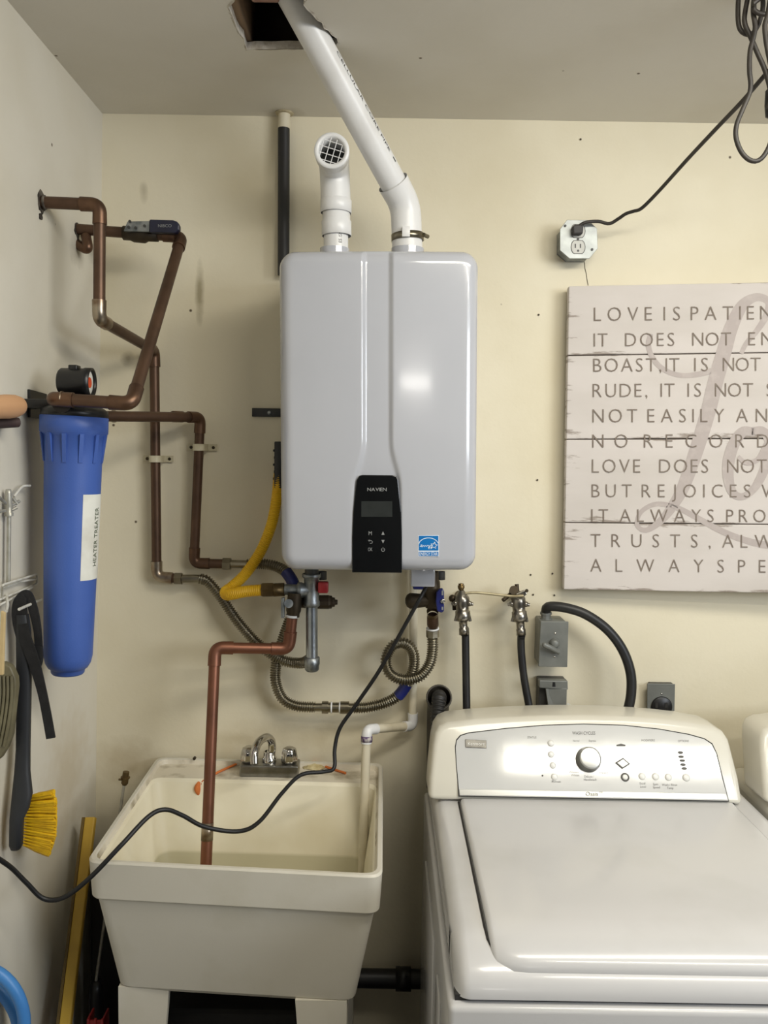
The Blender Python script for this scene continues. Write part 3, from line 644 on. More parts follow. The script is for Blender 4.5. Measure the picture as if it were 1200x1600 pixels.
mb = MB().prism([Vector((xw+.0005, bx.y-.012, zc-.024)), Vector((xw+.0005, bx.y-.012, zc+.034)), Vector((xw+.0005, bx.y+.075, zc+.03)), Vector((xw+.0005, bx.y+.075, zc-.024))], (.006, 0, 0), .001); brk = mb.build('wall_bracket', BLACKP, FI)
MB().box((xw+.004, ft.y-.035, zc-.006), (hc_.x-.02, ft.y+.035, zc+.012), .003).build('bracket_arm', BLACKP, brk)
# gauge on the head
gc = P(119, 597, yf+.0); gx = Vector((1, .03, -.02)).normalized()
mb = MB().lathe(gc-gx*.033, gc+gx*.05, [(0, 0), (0, .024), (.004, .0275), (.05, .0285), (.052, .0300), (.066, .0300), (.066, .0255), (.060, .0250)], 30); gg = mb.build('gauge_body', BLACKP, FI)
MB().lathe(gc+gx*.0265, gc+gx, [(0, .025), (.0005, .012), (.0006, 0)], 24).build('gauge_face', mat('gauge_face_white', (222, 220, 212), .5, c2=(206, 202, 192), scale=10), gg)
fn_ = gx.orthogonal().normalized(); fm = gx.cross(fn_)
mb = MB(); base = gc+gx*.0277
pts = [base + (Vector((0, 0, 1))*math.cos(a)*.011 + gx.cross(Vector((0, 0, 1))).normalized()*math.sin(a)*.013) for a in [i*2*math.pi/16 for i in range(16)]]
mb.add(pts, [list(range(16))]); mb.build('red_zone', mat('gauge_red', (214, 84, 44), .5, c2=(200, 70, 36), scale=20), gg)
MB().box(gc+Vector((-.012, -.012, .022)), gc+Vector((.006, .012, .034)), .002).build('gauge_knob', BLACKP, gg)
MB().cyl(gc-Vector((0, 0, .02)), hc_+Vector((0, 0, .0)), .012, seg=14).build('gauge_stem', BLACKP, gg)
def oncyl(a, ax, rfun):
    c = (CAM-(a+ax*.25)); c = (c-ax*c.dot(ax)).normalized(); t = c.cross(ax)
    if t.x < 0: t = -t
    return lambda s_, ang, e=.0006: a + ax*s_ + (c*math.cos(ang)+t*math.sin(ang))*(rfun(s_)+e)
def rf_(s_): return .0565 + (s_-.1)*(.0550-.0565)/.1 if s_ < .2 else .0550 + (s_-.2)*(.0500-.0550)/.24
FC = oncyl(ft, fax, rf_)
n = 10; t0_, t1_ = .158, .335
mb = MB(); mb.add([FC(t, .37+i*1.3/n) for t in (t0_, t1_) for i in range(n+1)], [[i, i+1, n+1+i+1, n+1+i] for i in range(n)], True); lb = mb.build('paper_label', PAPER, FI)
mb = MB(); text_to(mb, 'HEATER TREATER', lambda s_, h: FC(t1_-s_, 1.05-h*1.0, .0011), .028, .15, -.10, .12); mb.build('label_lettering', mat('green_print', (72, 86, 58), .6), lb)
# ================================================================ utility sink
stz = P(400, 1324, -.13).z
SINKM = mat('white_sink_plastic', (206, 201, 188), .45, c2=(192, 186, 168), scale=6, lo=.5, hi=.8, bump=.06, bscale=200)
SINKI = mat('stained_lit_sink_inside', (238, 231, 208), .42, c2=(224, 214, 184), scale=5, lo=.5, hi=.8)  # same plastic as the shell, light inside painted in; stain mixed in lower down
nt = SINKI.node_tree; bs = nt.nodes['Principled BSDF']; cur = bs.inputs['Base Color'].links[0].from_socket
ge = nt.nodes.new('ShaderNodeNewGeometry'); sx_ = nt.nodes.new('ShaderNodeSeparateXYZ'); nt.links.new(ge.outputs['Position'], sx_.inputs[0])
mr = nt.nodes.new('ShaderNodeMapRange'); mr.inputs[1].default_value = stz+.004; mr.inputs[2].default_value = stz-.004; mr.inputs[4].default_value = .8; nt.links.new(sx_.outputs['Z'], mr.inputs[0])
mx = nt.nodes.new('ShaderNodeMix'); mx.data_type = 'RGBA'; nt.links.new(mr.outputs[0], mx.inputs[0]); nt.links.new(cur, mx.inputs[6]); mx.inputs[7].default_value = lin((190, 184, 154)); nt.links.new(mx.outputs[2], bs.inputs['Base Color'])
LEDG = mat('grimy_sink_ledge', (222, 214, 196), .5, c2=(150, 138, 112), scale=16, detail=8, lo=.52, hi=.74)
RZ = .825
cs = [Vector((-.583, -.572)), Vector((.008, -.614)), Vector((.008, -.024)), Vector((-.595, -.005))]
def ring(corners, ins, r, z, k=6, backy=None):
    c = sum(corners, Vector((0, 0)))/4; q = []
    n = 4; C2 = []
    for i in range(n):       # inset every corner along both neighbouring edges
        p, a, b = corners[i], corners[i-1], corners[(i+1) % n]; u = (a-p).normalized(); v = (b-p).normalized()
        ii = ins if not isinstance(ins, (list, tuple)) else None
        eu = ins[i-1] if ii is None else ins; ev = ins[i] if ii is None else ins     # ins per edge: front, right, back, left
        C2.append(p + v*eu + u*ev)
    for i in range(n):
        p, a, b = C2[i], C2[i-1], C2[(i+1) % n]; u = (a-p).normalized(); v = (b-p).normalized()
        for j in range(k+1):
            t = j/k; q.append(p + u*r*(1-t)**2 + v*r*t*t)
    return [Vector((p.x, p.y, z)) for p in q]
SK = thing('utility_sink', 'white plastic utility sink on legs below the heater', 'sink', (-.29, -.3, 0))
def loft(rings, smooth=False, close=None):
    mb = MB(); k = len(rings[0])
    for a, b in zip(rings, rings[1:]): mb.add(a+b, [[i, (i+1) % k, k+(i+1) % k, k+i] for i in range(k)], smooth)
    if close == 'end': mb.add(rings[-1], [list(range(k))])
    return mb
outer_r = [ring(cs, .012, .03, RZ-.003), ring(cs, .010, .03, RZ), ring(cs, .003, .03, RZ), ring(cs, 0, .03, RZ-.004), ring(cs, .004, .03, RZ-.078), ring(cs, .007, .028, RZ-.082), ring(cs, .013, .028, RZ-.083), ring(cs, [.050, .050, .03, .046], .03, .535), ring(cs, [.058, .058, .04, .054], .03, .525)]
loft(outer_r, True, 'end').build('basin_shell', SINKM, SK)
inn = [ring(cs, .012, .03, RZ-.003), ring(cs, .014, .03, RZ-.014)]
op = [.016, .016, .105, .016]
inn2 = [ring(cs, op, .03, RZ-.0145), ring(cs, [.020, .020, .112, .020], .032, RZ-.022), ring(cs, [.075, .053, .165, .056], .05, .56), ring(cs, [.13, .10, .21, .10], .05, .548)]
loft(inn+[inn2[0]], False).build('rim_ledge', LEDG, SK)
loft(inn2, True, 'end').build('basin_inside', SINKI, SK)
def leg(cx, cy, sx, sy):
    t = .16; L2 = [(0, 0), (1, 0), (1, t), (t, t), (t, 1), (0, 1)]
    hi = [Vector((cx+sx*u*.105, cy+sy*v*.105, .532)) for u, v in L2]; lo_ = [Vector((cx+sx*u*.062, cy+sy*v*.062, .0005)) for u, v in L2]
    mb = MB(); mb.add(hi+lo_, [(0, 1, 2, 3, 4, 5), (11, 10, 9, 8, 7, 6)] + [(i, (i+1) % 6, 6+(i+1) % 6, 6+i) for i in range(6)])
    mb.build('leg', SINKM, SK)
leg(-.535, -.525, 1, 1); leg(-.06, -.558, -1, 1); leg(-.535, -.06, 1, -1); leg(-.06, -.07, -1, -1)
sc = P(305, 1183, -.022); MB().cyl((sc.x, -.026, sc.z), (sc.x, -.035, sc.z), .004, seg=10).build('screw', DKBRASS, SK)
# faucet
fz = RZ-.0138
FA = thing('faucet', 'small chrome two handle faucet standing on the sink ledge', 'faucet', (PZ(420, 1205, fz).x, -.07, fz))
pl = PZ(374, 1214, fz); pr = PZ(466, 1214, fz)
yf0 = pl.y
ft_ = P(420, 1197, yf0).z
MB().box((pl.x, yf0, fz), (pr.x, yf0+.055, ft_), .0035, 3).build('base', mat('worn_chrome', (150, 150, 146), .28, .95, (120, 118, 112), 25), FA)
for px, py in ((389, 1198), (452, 1199)):
    yh_ = yf0+.028; c = P(px, py, yh_); c.z = ft_; tp = .042
    mb = MB(); seg = 32; pr_ = [(0, .012), (.003, .021), (.010, .0225), (.026, .0200), (.036, .017), (.040, .010), (.041, 0)]
    vs = []
    for (t, r) in pr_:
        for k in range(seg):
            a = 2*math.pi*k/seg; rr = max(r, 1e-5)*(1-.09*(1 if k % 4 in (0, 1) else 0)*(1 if t > .002 and t < .038 else 0)); vs.append(c+Vector((rr*math.cos(a), rr*math.sin(a), t)))
    mb.add(vs, [[i*seg+k, i*seg+(k+1) % seg, (i+1)*seg+(k+1) % seg, (i+1)*seg+k] for i in range(len(pr_)-1) for k in range(seg)], True); mb.build('handle', CHROME, FA)
    MB().lathe(c-Vector((0, 0, .001)), c+Vector((0, 0, 1)), [(0, .014), (.006, .013), (.006, 0)], 18).build('handle_stem', DKGREY, FA)
yh_ = yf0+.03
s0_ = P(421, 1199, yh_); s0_.z = ft_
MB().lathe(s0_, s0_+Vector((0, 0, 1)), [(0, .0185), (.012, .0185), (.014, .016), (.026, .0155), (.028, .012)], 20).build('spout_collar', CHROME, FA)
sp = spline([s0_+Vector((0, 0, .02)), P(425, 1172, yh_), P(424, 1158, yh_-.005), P(416, 1152, yh_-.03), P(404, 1160, yh_-.075), P(398, 1175, yh_-.105), P(398, 1194, yh_-.118)], 10)
MB().tube(sp, .0105, 18).build('spout', CHROME, FA)
# orange string on the ledge
ORN = mat('orange_cord', (216, 124, 62), .8, c2=(190, 100, 48), scale=40)
lz = fz+.003
path = spline([P(316, 1240, -.115), P(316, 1222, -.118)+Vector((0, 0, 0)), PZ(338, 1208, lz), PZ(362, 1197, lz), PZ(385, 1188, lz), PZ(410, 1183, lz), PZ(432, 1180, lz), PZ(462, 1183, lz), PZ(490, 1191, lz), PZ(515, 1200, lz), PZ(540, 1208, lz)], 8)
o = MB().tube(path, .0032, 8).build('orange_string', ORN); tag(o, 'orange string lying along sink ledge behind the chrome faucet', 'string')
mb = MB(); c = P(315, 1231, -.121)
pts = spline([c+Vector((-.006, 0, .016)), c+Vector((-.010, -.004, 0)), c+Vector((-.006, -.003, -.018))], 6); mb.tube(pts, .004, 8, rf=lambda i, a: .003+.005*math.sin(min(1, a/.036)*math.pi))
o = mb.build('orange_tassel', ORN); tag(o, 'orange frayed string end hanging inside sink beside copper pipe', 'string')
# soap lump
mb = MB(); c = PZ(492, 1199, fz)
b = bmesh.new(); bmesh.ops.create_icosphere(b, subdivisions=3, radius=1)
for v in b.verts:
    f_ = 1+random.uniform(-.16, .16); v.co = Vector((v.co.x*.030*f_, v.co.y*.020*f_, max(0, v.co.z)*.010*f_)) + c
mb.bm(b, True); o = mb.build('soap_residue', mat('dried_soap', (214, 200, 156), .7, c2=(180, 160, 112), scale=60, bump=.4)); tag(o, 'dried yellowish soap lump on sink ledge right of faucet', 'soap')
# ================================================================ washer and dryer
def lidprof(y):           # height of deck along y
    return .862 if y > -.83 else .80 + .062*math.sqrt(max(0, 1-((-.83-y)/.108)**2))
KP = P(912, 1246, -.355); KT = P(912, 1124, -.265); KD = (KT-KP); KD.x = 0; KN = Vector((0, -KD.z, KD.y)).normalized()
PANM = mat('silver_white_panel', (206, 206, 204), .09, .1, c2=(200, 200, 198), scale=3, coat=.0, bump=.30, bscale=9)
nbump = [n_ for n_ in PANM.node_tree.nodes if n_.type == 'BUMP'][0]; nbump.inputs['Distance'].default_value = .0012
SILV = mat('brushed_silver_strip', (196, 196, 192), .28, .7, c2=(176, 176, 172), scale=30, stretch=(.05, 1, 1))
SEAM = mat('dark_seam', (40, 38, 36), .8)
def kp(px, py, e=0.): return PP(px, py, KP, KN) + KN*e
def appliance(name, label, cat, off, full):
    off = Vector(off); W = thing(name, label, cat, Vector((.487, -.53, 0))+off)
    x0, x1 = .122, .858
    MB().box(Vector((x0-.010, -.946, .02))+off, Vector((x1+.003, -.13, .794))+off, .010, 3).build('cabinet', LIDW, W)
    MB().box(Vector((x0+.001, -.930, .790))+off, Vector((x1-.001, -.14, .8035))+off).build('seam', SEAM, W)
    # deck: swept profile with rounded flanks
    ys = [-.13-.7*i/12 for i in range(13)] + [-.83-.108*math.sin(i/14*math.pi/2) for i in range(1, 15)]
    xs = [x0+.025*(1-math.cos(i/6*math.pi/2)) for i in range(7)] + [x0+.025+(x1-x0-.05)*i/20 for i in range(1, 20)] + [x1-.025*(1-math.cos(i/6*math.pi/2)) for i in range(6, -1, -1)]
    rows = []
    for y in ys:
        r = []
        for x in xs:
            d = min(x-x0, x1-x); drop = 0 if d > .025 else .025-math.sqrt(max(0, .025**2-(.025-d)**2))
            z = lidprof(y)
            yy = y
            if y < -.83:      # plan rounding of the front corners
                yy = y + drop*1.2
            r.append(Vector((x, yy, max(.801, z-drop)))+off)
        rows.append(r)
    mb = MB(); nx = len(xs); ny = len(ys)
    mb.add([p for r in rows for p in r], [[i*nx+j, i*nx+j+1, (i+1)*nx+j+1, (i+1)*nx+j] for i in range(ny-1) for j in range(nx-1)], True)
    rg = [rows[i][0] for i in range(ny)] + rows[-1][1:] + [rows[i][-1] for i in range(ny-2, -1, -1)] + rows[0][-2:0:-1]
    k = len(rg); lo_ = [Vector((p.x, p.y, .8015)) for p in rg]; mb.add(rg+lo_, [[i, (i+1) % k, k+(i+1) % k, k+i] for i in range(k)])
    mb.build('top_deck', LIDW if full else BONE, W)
    # lid
    lx0, lx1 = .181, .796; rows = []
    ly = [-.358-.47*i/10 for i in range(11)] + [-.828-.092*math.sin(i/14*math.pi/2) for i in range(1, 15)]
    lxs = [lx0+.010*(1-math.cos(i/5*math.pi/2)) for i in range(6)] + [lx0+.010+(lx1-lx0-.02)*i/24 for i in range(1, 24)] + [lx1-.010*(1-math.cos(i/5*math.pi/2)) for i in range(5, -1, -1)]
    for y in ly:
        r = []
        q = (-.828-y)/.092
        z = .8735 if q <= 0 else .835+.0385*math.sqrt(max(0, 1-q*q))**1.0
        for x in lxs:
            d = min(x-lx0, lx1-x); drop = 0 if d > .01 else .01-math.sqrt(max(0, .01**2-(.01-d)**2))
            dc = min(x-lx0, lx1-x); yy = y
            if dc < .05 and q > 0: yy = y + (.05-math.sqrt(max(0, .05**2-(.05-dc)**2)))*q*.55
            r.append(Vector((x, yy, z-drop*.8))+off)
        rows.append(r)
    mb = MB(); nx = len(lxs); ny = len(ly)
    mb.add([p for r in rows for p in r], [[i*nx+j, i*nx+j+1, (i+1)*nx+j+1, (i+1)*nx+j] for i in range(ny-1) for j in range(nx-1)], True)
    rg = [rows[i][0] for i in range(ny)] + rows[-1][1:] + [rows[i][-1] for i in range(ny-2, -1, -1)] + rows[0][-2:0:-1]
    k = len(rg); lo_ = [Vector((p.x, p.y, min(p.z-.006, .852) if p.y > -.84 else p.z-.02)) for p in rg]; mb.add(rg+lo_, [[i, (i+1) % k, k+(i+1) % k, k+i] for i in range(k)])
    mb.build('lid', LIDW, W)
    # dark gap line around the lid
    for sgn in (0, 1):
        pts = [Vector((x if not sgn else lx0+lx1-x, y, (.8625 if y > -.83 else lidprof(y)+.001)))+off for x, y in [(lx0-.003, -.352), (lx0-.003, -.6), (lx0-.003, -.84), (lx0-.001, -.87), (lx0+.006, -.893)]]
        MB().tube(pts, .0022, 6).build('lid_gap', SEAM, W)
    MB().cyl(Vector((lx0, -.356, .868))+off, Vector((lx1, -.356, .868))+off, .004, seg=8).build('hinge_gap', SEAM, W)
    # console
    out = [(669, 1243), (671, 1215), (676, 1165), (680, 1146), (687, 1135), (700, 1129.5), (740, 1125), (800, 1121), (860, 1119), (912, 1118.5), (970, 1120), (1030, 1124), (1080, 1129.5), (1115, 1136), (1131, 1144), (1140, 1157), (1146, 1180), (1155, 1215), (1163, 1251)]
    poly = [kp(x, y)+off for x, y in out]
    poly[0].z -= .012; poly[-1].z -= .012
    cons = MB().prism(poly, (0, .115, -.006), .013, 4, True).build('console', BONE, W)
    pn = [(718, 1243), (714, 1200), (712, 1168), (714, 1157), (720, 1150), (732, 1146), (790, 1139), (850, 1134), (912, 1132), (975, 1134), (1030, 1140), (1075, 1148), (1100, 1155), (1112, 1163), (1119, 1178), (1128, 1215), (1138, 1251)]
    mb = MB().prism([kp(x, y, .0005)+off for x, y in pn], -KN*.004); 
    MB().prism([kp(x+(x-925)*.006, y+(1.4 if y > 1230 else -1.4), .0002)+off for x, y in pn], -KN*.003).build('panel_outline', SEAM, cons)
    panel = mb.build('control_panel', PANM, cons)
    MB().prism([kp(x, y, .0012)+off for x, y in ((717.3, 1233), (1133.5, 1240), (1137.5, 1250), (718, 1242.5))], -KN*.003, .0006).build('silver_strip', SILV, panel)
    if not full:
        c = kp(731, 1160, .001)+off; MB().lathe(c, c+KN, [(0, .013), (.006, .012), (.008, .008), (.008, 0)], 24).build('button', SILV, panel)
        return W
    # badge
    MB().prism([kp(x, y, .003) for x, y in ((727, 1155.5), (760, 1157), (760, 1169.5), (727.5, 1168))], -KN*.003, .0006).build('brand_badge', mat('badge_dark_chrome', (120, 118, 112), .25, .8, (96, 94, 90), 40), panel)
    fnk = lambda e: (lambda x, y: kp(x, y, e))
    mb = MB(); text_to(mb, 'Kenmore', fnk(.0034), 731, 757, 1165, 1160); mb.build('badge_lettering', mat('badge_print', (220, 218, 212), .4), panel)
    GR = mat('grey_console_print', (86, 84, 80), .6)
    def tx(s, x0, x1, base, top, m=GR, nm='console_lettering'):
        mb = MB(); text_to(mb, s, fnk(.0009), x0, x1, base, top); mb.build(nm, m, panel)
    tx('WASH CYCLES', 894, 930, 1148, 1143.2, INK); tx('STATUS', 824, 838, 1154, 1150.6); tx('MODIFIERS', 1002, 1023, 1158.5, 1155.4); tx('OPTIONS', 1059, 1076, 1159.5, 1156.2)
    tx('Whitest', 889, 904, 1208, 1204.6); tx('Whites', 892, 905, 1213, 1209.6); tx('Delicate /', 913, 928, 1215, 1211.6); tx('Handwash', 912, 932, 1220, 1216.4)
    tx('Express', 920, 931, 1159, 1156); tx('Normal', 895, 905, 1159, 1156); tx('Heavy', 937, 950, 1209, 1205.6)
    tx('Soil', 999, 1008, 1226, 1222.6); tx('Level', 1000, 1009, 1231, 1227.8); tx('Spin', 1020, 1028, 1227, 1223.6); tx('Speed', 1020, 1031, 1232, 1228.6); tx('Wash / Rinse', 1034, 1058, 1228, 1224.6); tx('Temp', 1042, 1052, 1233, 1229.6)
    tx('Rinse', 862, 876, 1223, 1219.6)
    def tx2(s, x0, x1, base, top):
        mb = MB(); text_to(mb, s, fnk(.0022), x0, x1, base, top); mb.build('model_lettering', INK, panel)
    tx2('Oasis', 915, 934, 1243.6, 1237.5)
    mb = MB(); text_to(mb, 'TM', fnk(.0022), 936, 941, 1239.5, 1237.2); mb.build('model_lettering', INK, panel)
    # knob and buttons
    c = kp(919, 1187)
    kn = MB().lathe(c, c+KN, [(0, .0285), (.004, .0285), (.010, .0265), (.016, .0255), (.022, .0245)], 40).build('dial_knob', mat('dial_metal', (120, 118, 112), .3, .9, (96, 94, 88), 30), panel)
    MB().lathe(c+KN*.0215, c+KN, [(0, .0246), (.0015, .0235), (.002, .021), (.002, 0)], 40).build('dial_cap', SILV, kn)
    BTN = mat('pearl_button', (226, 225, 220), .25, c2=(214, 213, 208), scale=30, coat=.3)
    for px, py, r in ((860.5, 1161.5, .0078), (861, 1179, .0078), (863.5, 1196, .0078), (866, 1214, .0078), (1003, 1213, .0082), (1024, 1213.5, .0082), (1044, 1214.5, .0082), (1072, 1215, .0088)):
        c = kp(px, py); MB().lathe(c, c+KN, [(0, r), (.002, r*.95), (.0036, r*.7), (.0042, r*.3), (.0042, 0)], 20).build('button', BTN, panel)
    for px, py in ((1063, 1176), (1064, 1182.5), (1066, 1188.5), (1067, 1195), (1069, 1201)):
        c = kp(px, py); mb = MB(); t = Vector((1, 0, 0)); u = KN.cross(t)
        mb.prism([c+KN*.001+t*math.cos(a)*.0066+u*math.sin(a)*.0032 for a in [i*math.pi/6 for i in range(12)]], -KN*.002); mb.build('indicator', GR, panel)
    mb = MB().prism([kp(x, y, .003) for x, y in ((960.5, 1192), (973, 1184), (984.5, 1194), (972, 1202))], -KN*.003, .0008); dm = mb.build('start_button', GR, panel)
    mb = MB().prism([kp(x, y, .0042) for x, y in ((963.5, 1192.3), (973, 1186.3), (981.5, 1193.7), (972.3, 1199.6))], -KN*.003, .0008); mb.build('button_inset', BTN, dm)
    c = kp(976.5, 1214.5); mb = MB().lathe(c, c+KN, [(0, .0098), (.002, .0095), (.0026, .0065), (.001, .0060)], 24); sb = mb.build('stop_button', GR, panel)
    MB().lathe(c, c+KN, [(0, .0062), (.0025, .006), (.003, .004), (.003, 0)], 20).build('button_inset', BTN, sb)
    mb = MB().prism([kp(x, y, .0012) for x, y in ((963, 1164), (970, 1162), (977, 1164), (977, 1166), (963, 1166))], -KN*.002); mb.build('display_mark', GR, panel)
    c = kp(847.5, 1212); MB().lathe(c, c+KN, [(0, .0022), (.001, .002), (.001, 0)], 10).build('indicator', INK, panel)
    # embossed panels on the visible flank
    for (ya, yb_, z0, z1) in ((-.80, -.72, .05, .70), (-.62, -.30, .05, .70)):
        MB().box((x0-.0145, ya, z0), (x0-.008, yb_, z1), .003, 2).build('side_emboss', LIDW, W)
    return W
appliance('washing_machine', 'white top loading washer with silver control console and dial knob', 'washing machine', (0, 0, 0), True)
appliance('dryer', 'cream edged dryer partly visible at the right beside the washer', 'dryer', (.757, 0, .004), False)
# ================================================================ wooden sign
SG0 = P(885, 690, -.046); SG1 = P(1200, 690, -.075); SN = (SG1-SG0).cross(Vector((0, 0, 1))).normalized()
if SN.y > 0: SN = -SN
def sg(px, py, e=0.): return PP(px, py, SG0, SN)+SN*e
SGN = thing('wall_sign', 'large whitewashed plank wall sign with love verse and taupe script', 'sign', sg(1180, 922, -.03))
PL = mat('whitewashed_plank', (206, 199, 194), .75, c2=(192, 185, 178), scale=7, lo=.45, hi=.75, bump=.15, bscale=60, stretch=(.3, 1, 1))
nt = PL.node_tree; bs = nt.nodes['Principled BSDF']; cur = bs.inputs['Base Color'].links[0].from_socket; lk = nt.links
tc = nt.nodes.new('ShaderNodeTexCoord'); sp_ = nt.nodes.new('ShaderNodeSeparateXYZ'); lk.new(tc.outputs['Generated'], sp_.inputs[0])
def mth(op, a, b=None):
    n_ = nt.nodes.new('ShaderNodeMath'); n_.operation = op
    for i, v in enumerate((a, b)):
        if v is None: continue
        if isinstance(v, (int, float)): n_.inputs[i].default_value = v
        else: lk.new(v, n_.inputs[i])
    return n_.outputs[0]
ez = mth('ABSOLUTE', mth('SUBTRACT', sp_.outputs['Z'], .5)); ex = mth('MULTIPLY', mth('SUBTRACT', .06, sp_.outputs['X']), 4.0)
edge = mth('MAXIMUM', mth('MULTIPLY', mth('SUBTRACT', ez, .36), 7.0), mth('MULTIPLY', ex, 2.6))
n1_ = nt.nodes.new('ShaderNodeTexNoise'); mp = nt.nodes.new('ShaderNodeMapping'); mp.inputs['Scale'].default_value = (9, 9, 60); gp_ = nt.nodes.new('ShaderNodeNewGeometry'); lk.new(gp_.outputs['Position'], mp.inputs[0]); lk.new(mp.outputs[0], n1_.inputs['Vector']); n1_.inputs['Scale'].default_value = 1.0; n1_.inputs['Detail'].default_value = 8; n1_.inputs['Roughness'].default_value = .65
wv = mth('ADD', n1_.outputs['Fac'], mth('MULTIPLY', edge, .22))
rr_ = nt.nodes.new('ShaderNodeMapRange'); rr_.inputs[1].default_value = .67; rr_.inputs[2].default_value = .74; rr_.inputs[4].default_value = .75; lk.new(wv, rr_.inputs[0])
mx = nt.nodes.new('ShaderNodeMix'); mx.data_type = 'RGBA'; lk.new(rr_.outputs[0], mx.inputs[0]); lk.new(cur, mx.inputs[6]); mx.inputs[7].default_value = lin((126, 112, 100)); lk.new(mx.outputs[2], bs.inputs['Base Color'])
XR = 1470
rowsL = [447, 555.5, 686.5, 816.5, 921]; rowsR = [436, 547, 684, 822, 931]     # at x=883 and at x=XR
def lerpy(i, x): return rowsL[i] + (rowsR[i]-rowsL[i])*(x-883)/(XR-883)
def leftx(y): return 889 - 8*(y-447)/(921-447)
for i in range(4):
    a, b = 1.0 if i else 0, -1.0 if i < 3 else 0
    y0, y1 = rowsL[i]+a*.8, rowsL[i+1]+b*.8; Y0, Y1 = lerpy(i, XR)+a*.8, lerpy(i+1, XR)+b*.8
    MB().prism([sg(leftx(y0), y0), sg(XR, Y0), sg(XR, Y1), sg(leftx(y1), y1)], -SN*.030, .0022, 2).build('plank', PL, SGN)
MB().prism([sg(leftx(460)+4, 455, -.006), sg(XR-5, 444, -.006), sg(XR-5, 922, -.006), sg(leftx(915)+4, 914, -.006)], -SN*.022).build('backing_board', mat('dark_backing', (108, 98, 88), .9, c2=(84, 74, 66), scale=20), SGN)
sc_ = lambda x: 860+x/3.138
scy = lambda y: 430+y/3.138
SCRIPT = mat('taupe_script_paint', (178, 168, 164), .8, c2=(188, 179, 174), scale=40, lo=.5, hi=.75)
def fsc(e): return lambda x, y: sg(sc_(x), scy(y), e)
def sp2(pts, n=8):
    v = spline([Vector((p[0], p[1], p[2])) for p in pts], n); return [(p.x, p.y) for p in v], [p.z for p in v]
mb = MB()
for st_ in ([(492, 288, 24), (480, 340, 26), (498, 400, 26), (545, 455, 26), (620, 488, 24), (700, 490, 26), (790, 470, 30)],
            [(935, 385, 22), (960, 335, 24), (1010, 275, 28), (1060, 195, 34), (1068, 130, 36), (1010, 108, 40), (940, 150, 56), (885, 260, 68), (850, 380, 74), (810, 520, 76), (770, 680, 74), (715, 860, 70), (655, 1030, 62), (600, 1130, 50), (540, 1205, 36), (470, 1250, 26), (425, 1225, 22), (445, 1160, 22), (520, 1122, 24), (620, 1140, 26), (720, 1190, 28), (830, 1250, 30), (950, 1298, 32), (1080, 1325, 36), (1250, 1320, 36), (1420, 1270, 30)]):
    p2, w2 = sp2(st_); ribbon(mb, p2, w2, fsc(.0005))
mb.build('script_lettering', SCRIPT, SGN)
mb = MB(); p2, w2 = sp2([(1000, 770, 40), (940, 770, 50), (890, 850, 58), (870, 960, 56), (890, 1060, 44), (945, 1085, 34), (1010, 1030, 40), (1060, 920, 50), (1075, 820, 50), (1040, 765, 44), (985, 765, 36)]); ribbon(mb, p2, w2, fsc(.0008))
p2, w2 = sp2([(1060, 830, 30), (1020, 900, 26), (960, 920, 24), (920, 890, 20)]); ribbon(mb, p2, w2, fsc(.0011)); mb.build('script_lettering', SCRIPT, SGN)
TXT = mat('grey_brown_lettering', (118, 106, 96), .8, c2=(132, 122, 112), scale=50)
lines = [((226, 158), [('LOVE', 213, 497), ('IS', 555, 635), ('PATIENT', 688, 1165)]),
 ((351, 285), [('IT', 212, 280), ('DOES', 366, 607), ('NOT', 695, 885), ('ENVY', 970, 1250)]),
 ((475, 408), [('BOAST,', 210, 543), ('IT', 565, 632), ('IS', 705, 772), ('NOT', 845, 1030)]),
 ((599, 532), [('RUDE,', 207, 475), ('IT', 540, 608), ('IS', 672, 738), ('NOT', 806, 993), ('SELF', 1060, 1290)]),
 ((723, 656), [('NOT', 206, 425), ('EASILY', 476, 852), ('ANGERED', 910, 1480)]),
 ((847, 780), [('NO', 205, 378), ('RECORD', 458, 1068)]),
 ((969, 902), [('LOVE', 203, 440), ('DOES', 533, 773), ('NOT', 866, 1060)]),
 ((1089, 1024), [('BUT', 202, 398), ('REJOICES', 448, 980), ('WITH', 1035, 1260)]),
 ((1209, 1146), [('IT', 200, 283), ('ALWAYS', 340, 800), ('PROTECTS', 862, 1400)]),
 ((1333, 1268), [('TRUSTS,', 197, 785), ('ALWAYS', 842, 1330)]),
 ((1454, 1390), [('ALWAYS', 196, 850), ('PERSEVERES', 920, 1880)])]
for (base, top), words in lines:
    for wd, x0, x1 in words:
        for mb in letters_to(wd, lambda x, y: sg(sc_(x), scy(y - (x-210)*.0095*(1-(base-226)/740)), .0016), x0, x1, base, top, -.012, .92):
            mb.build('verse_letter', TXT, SGN)
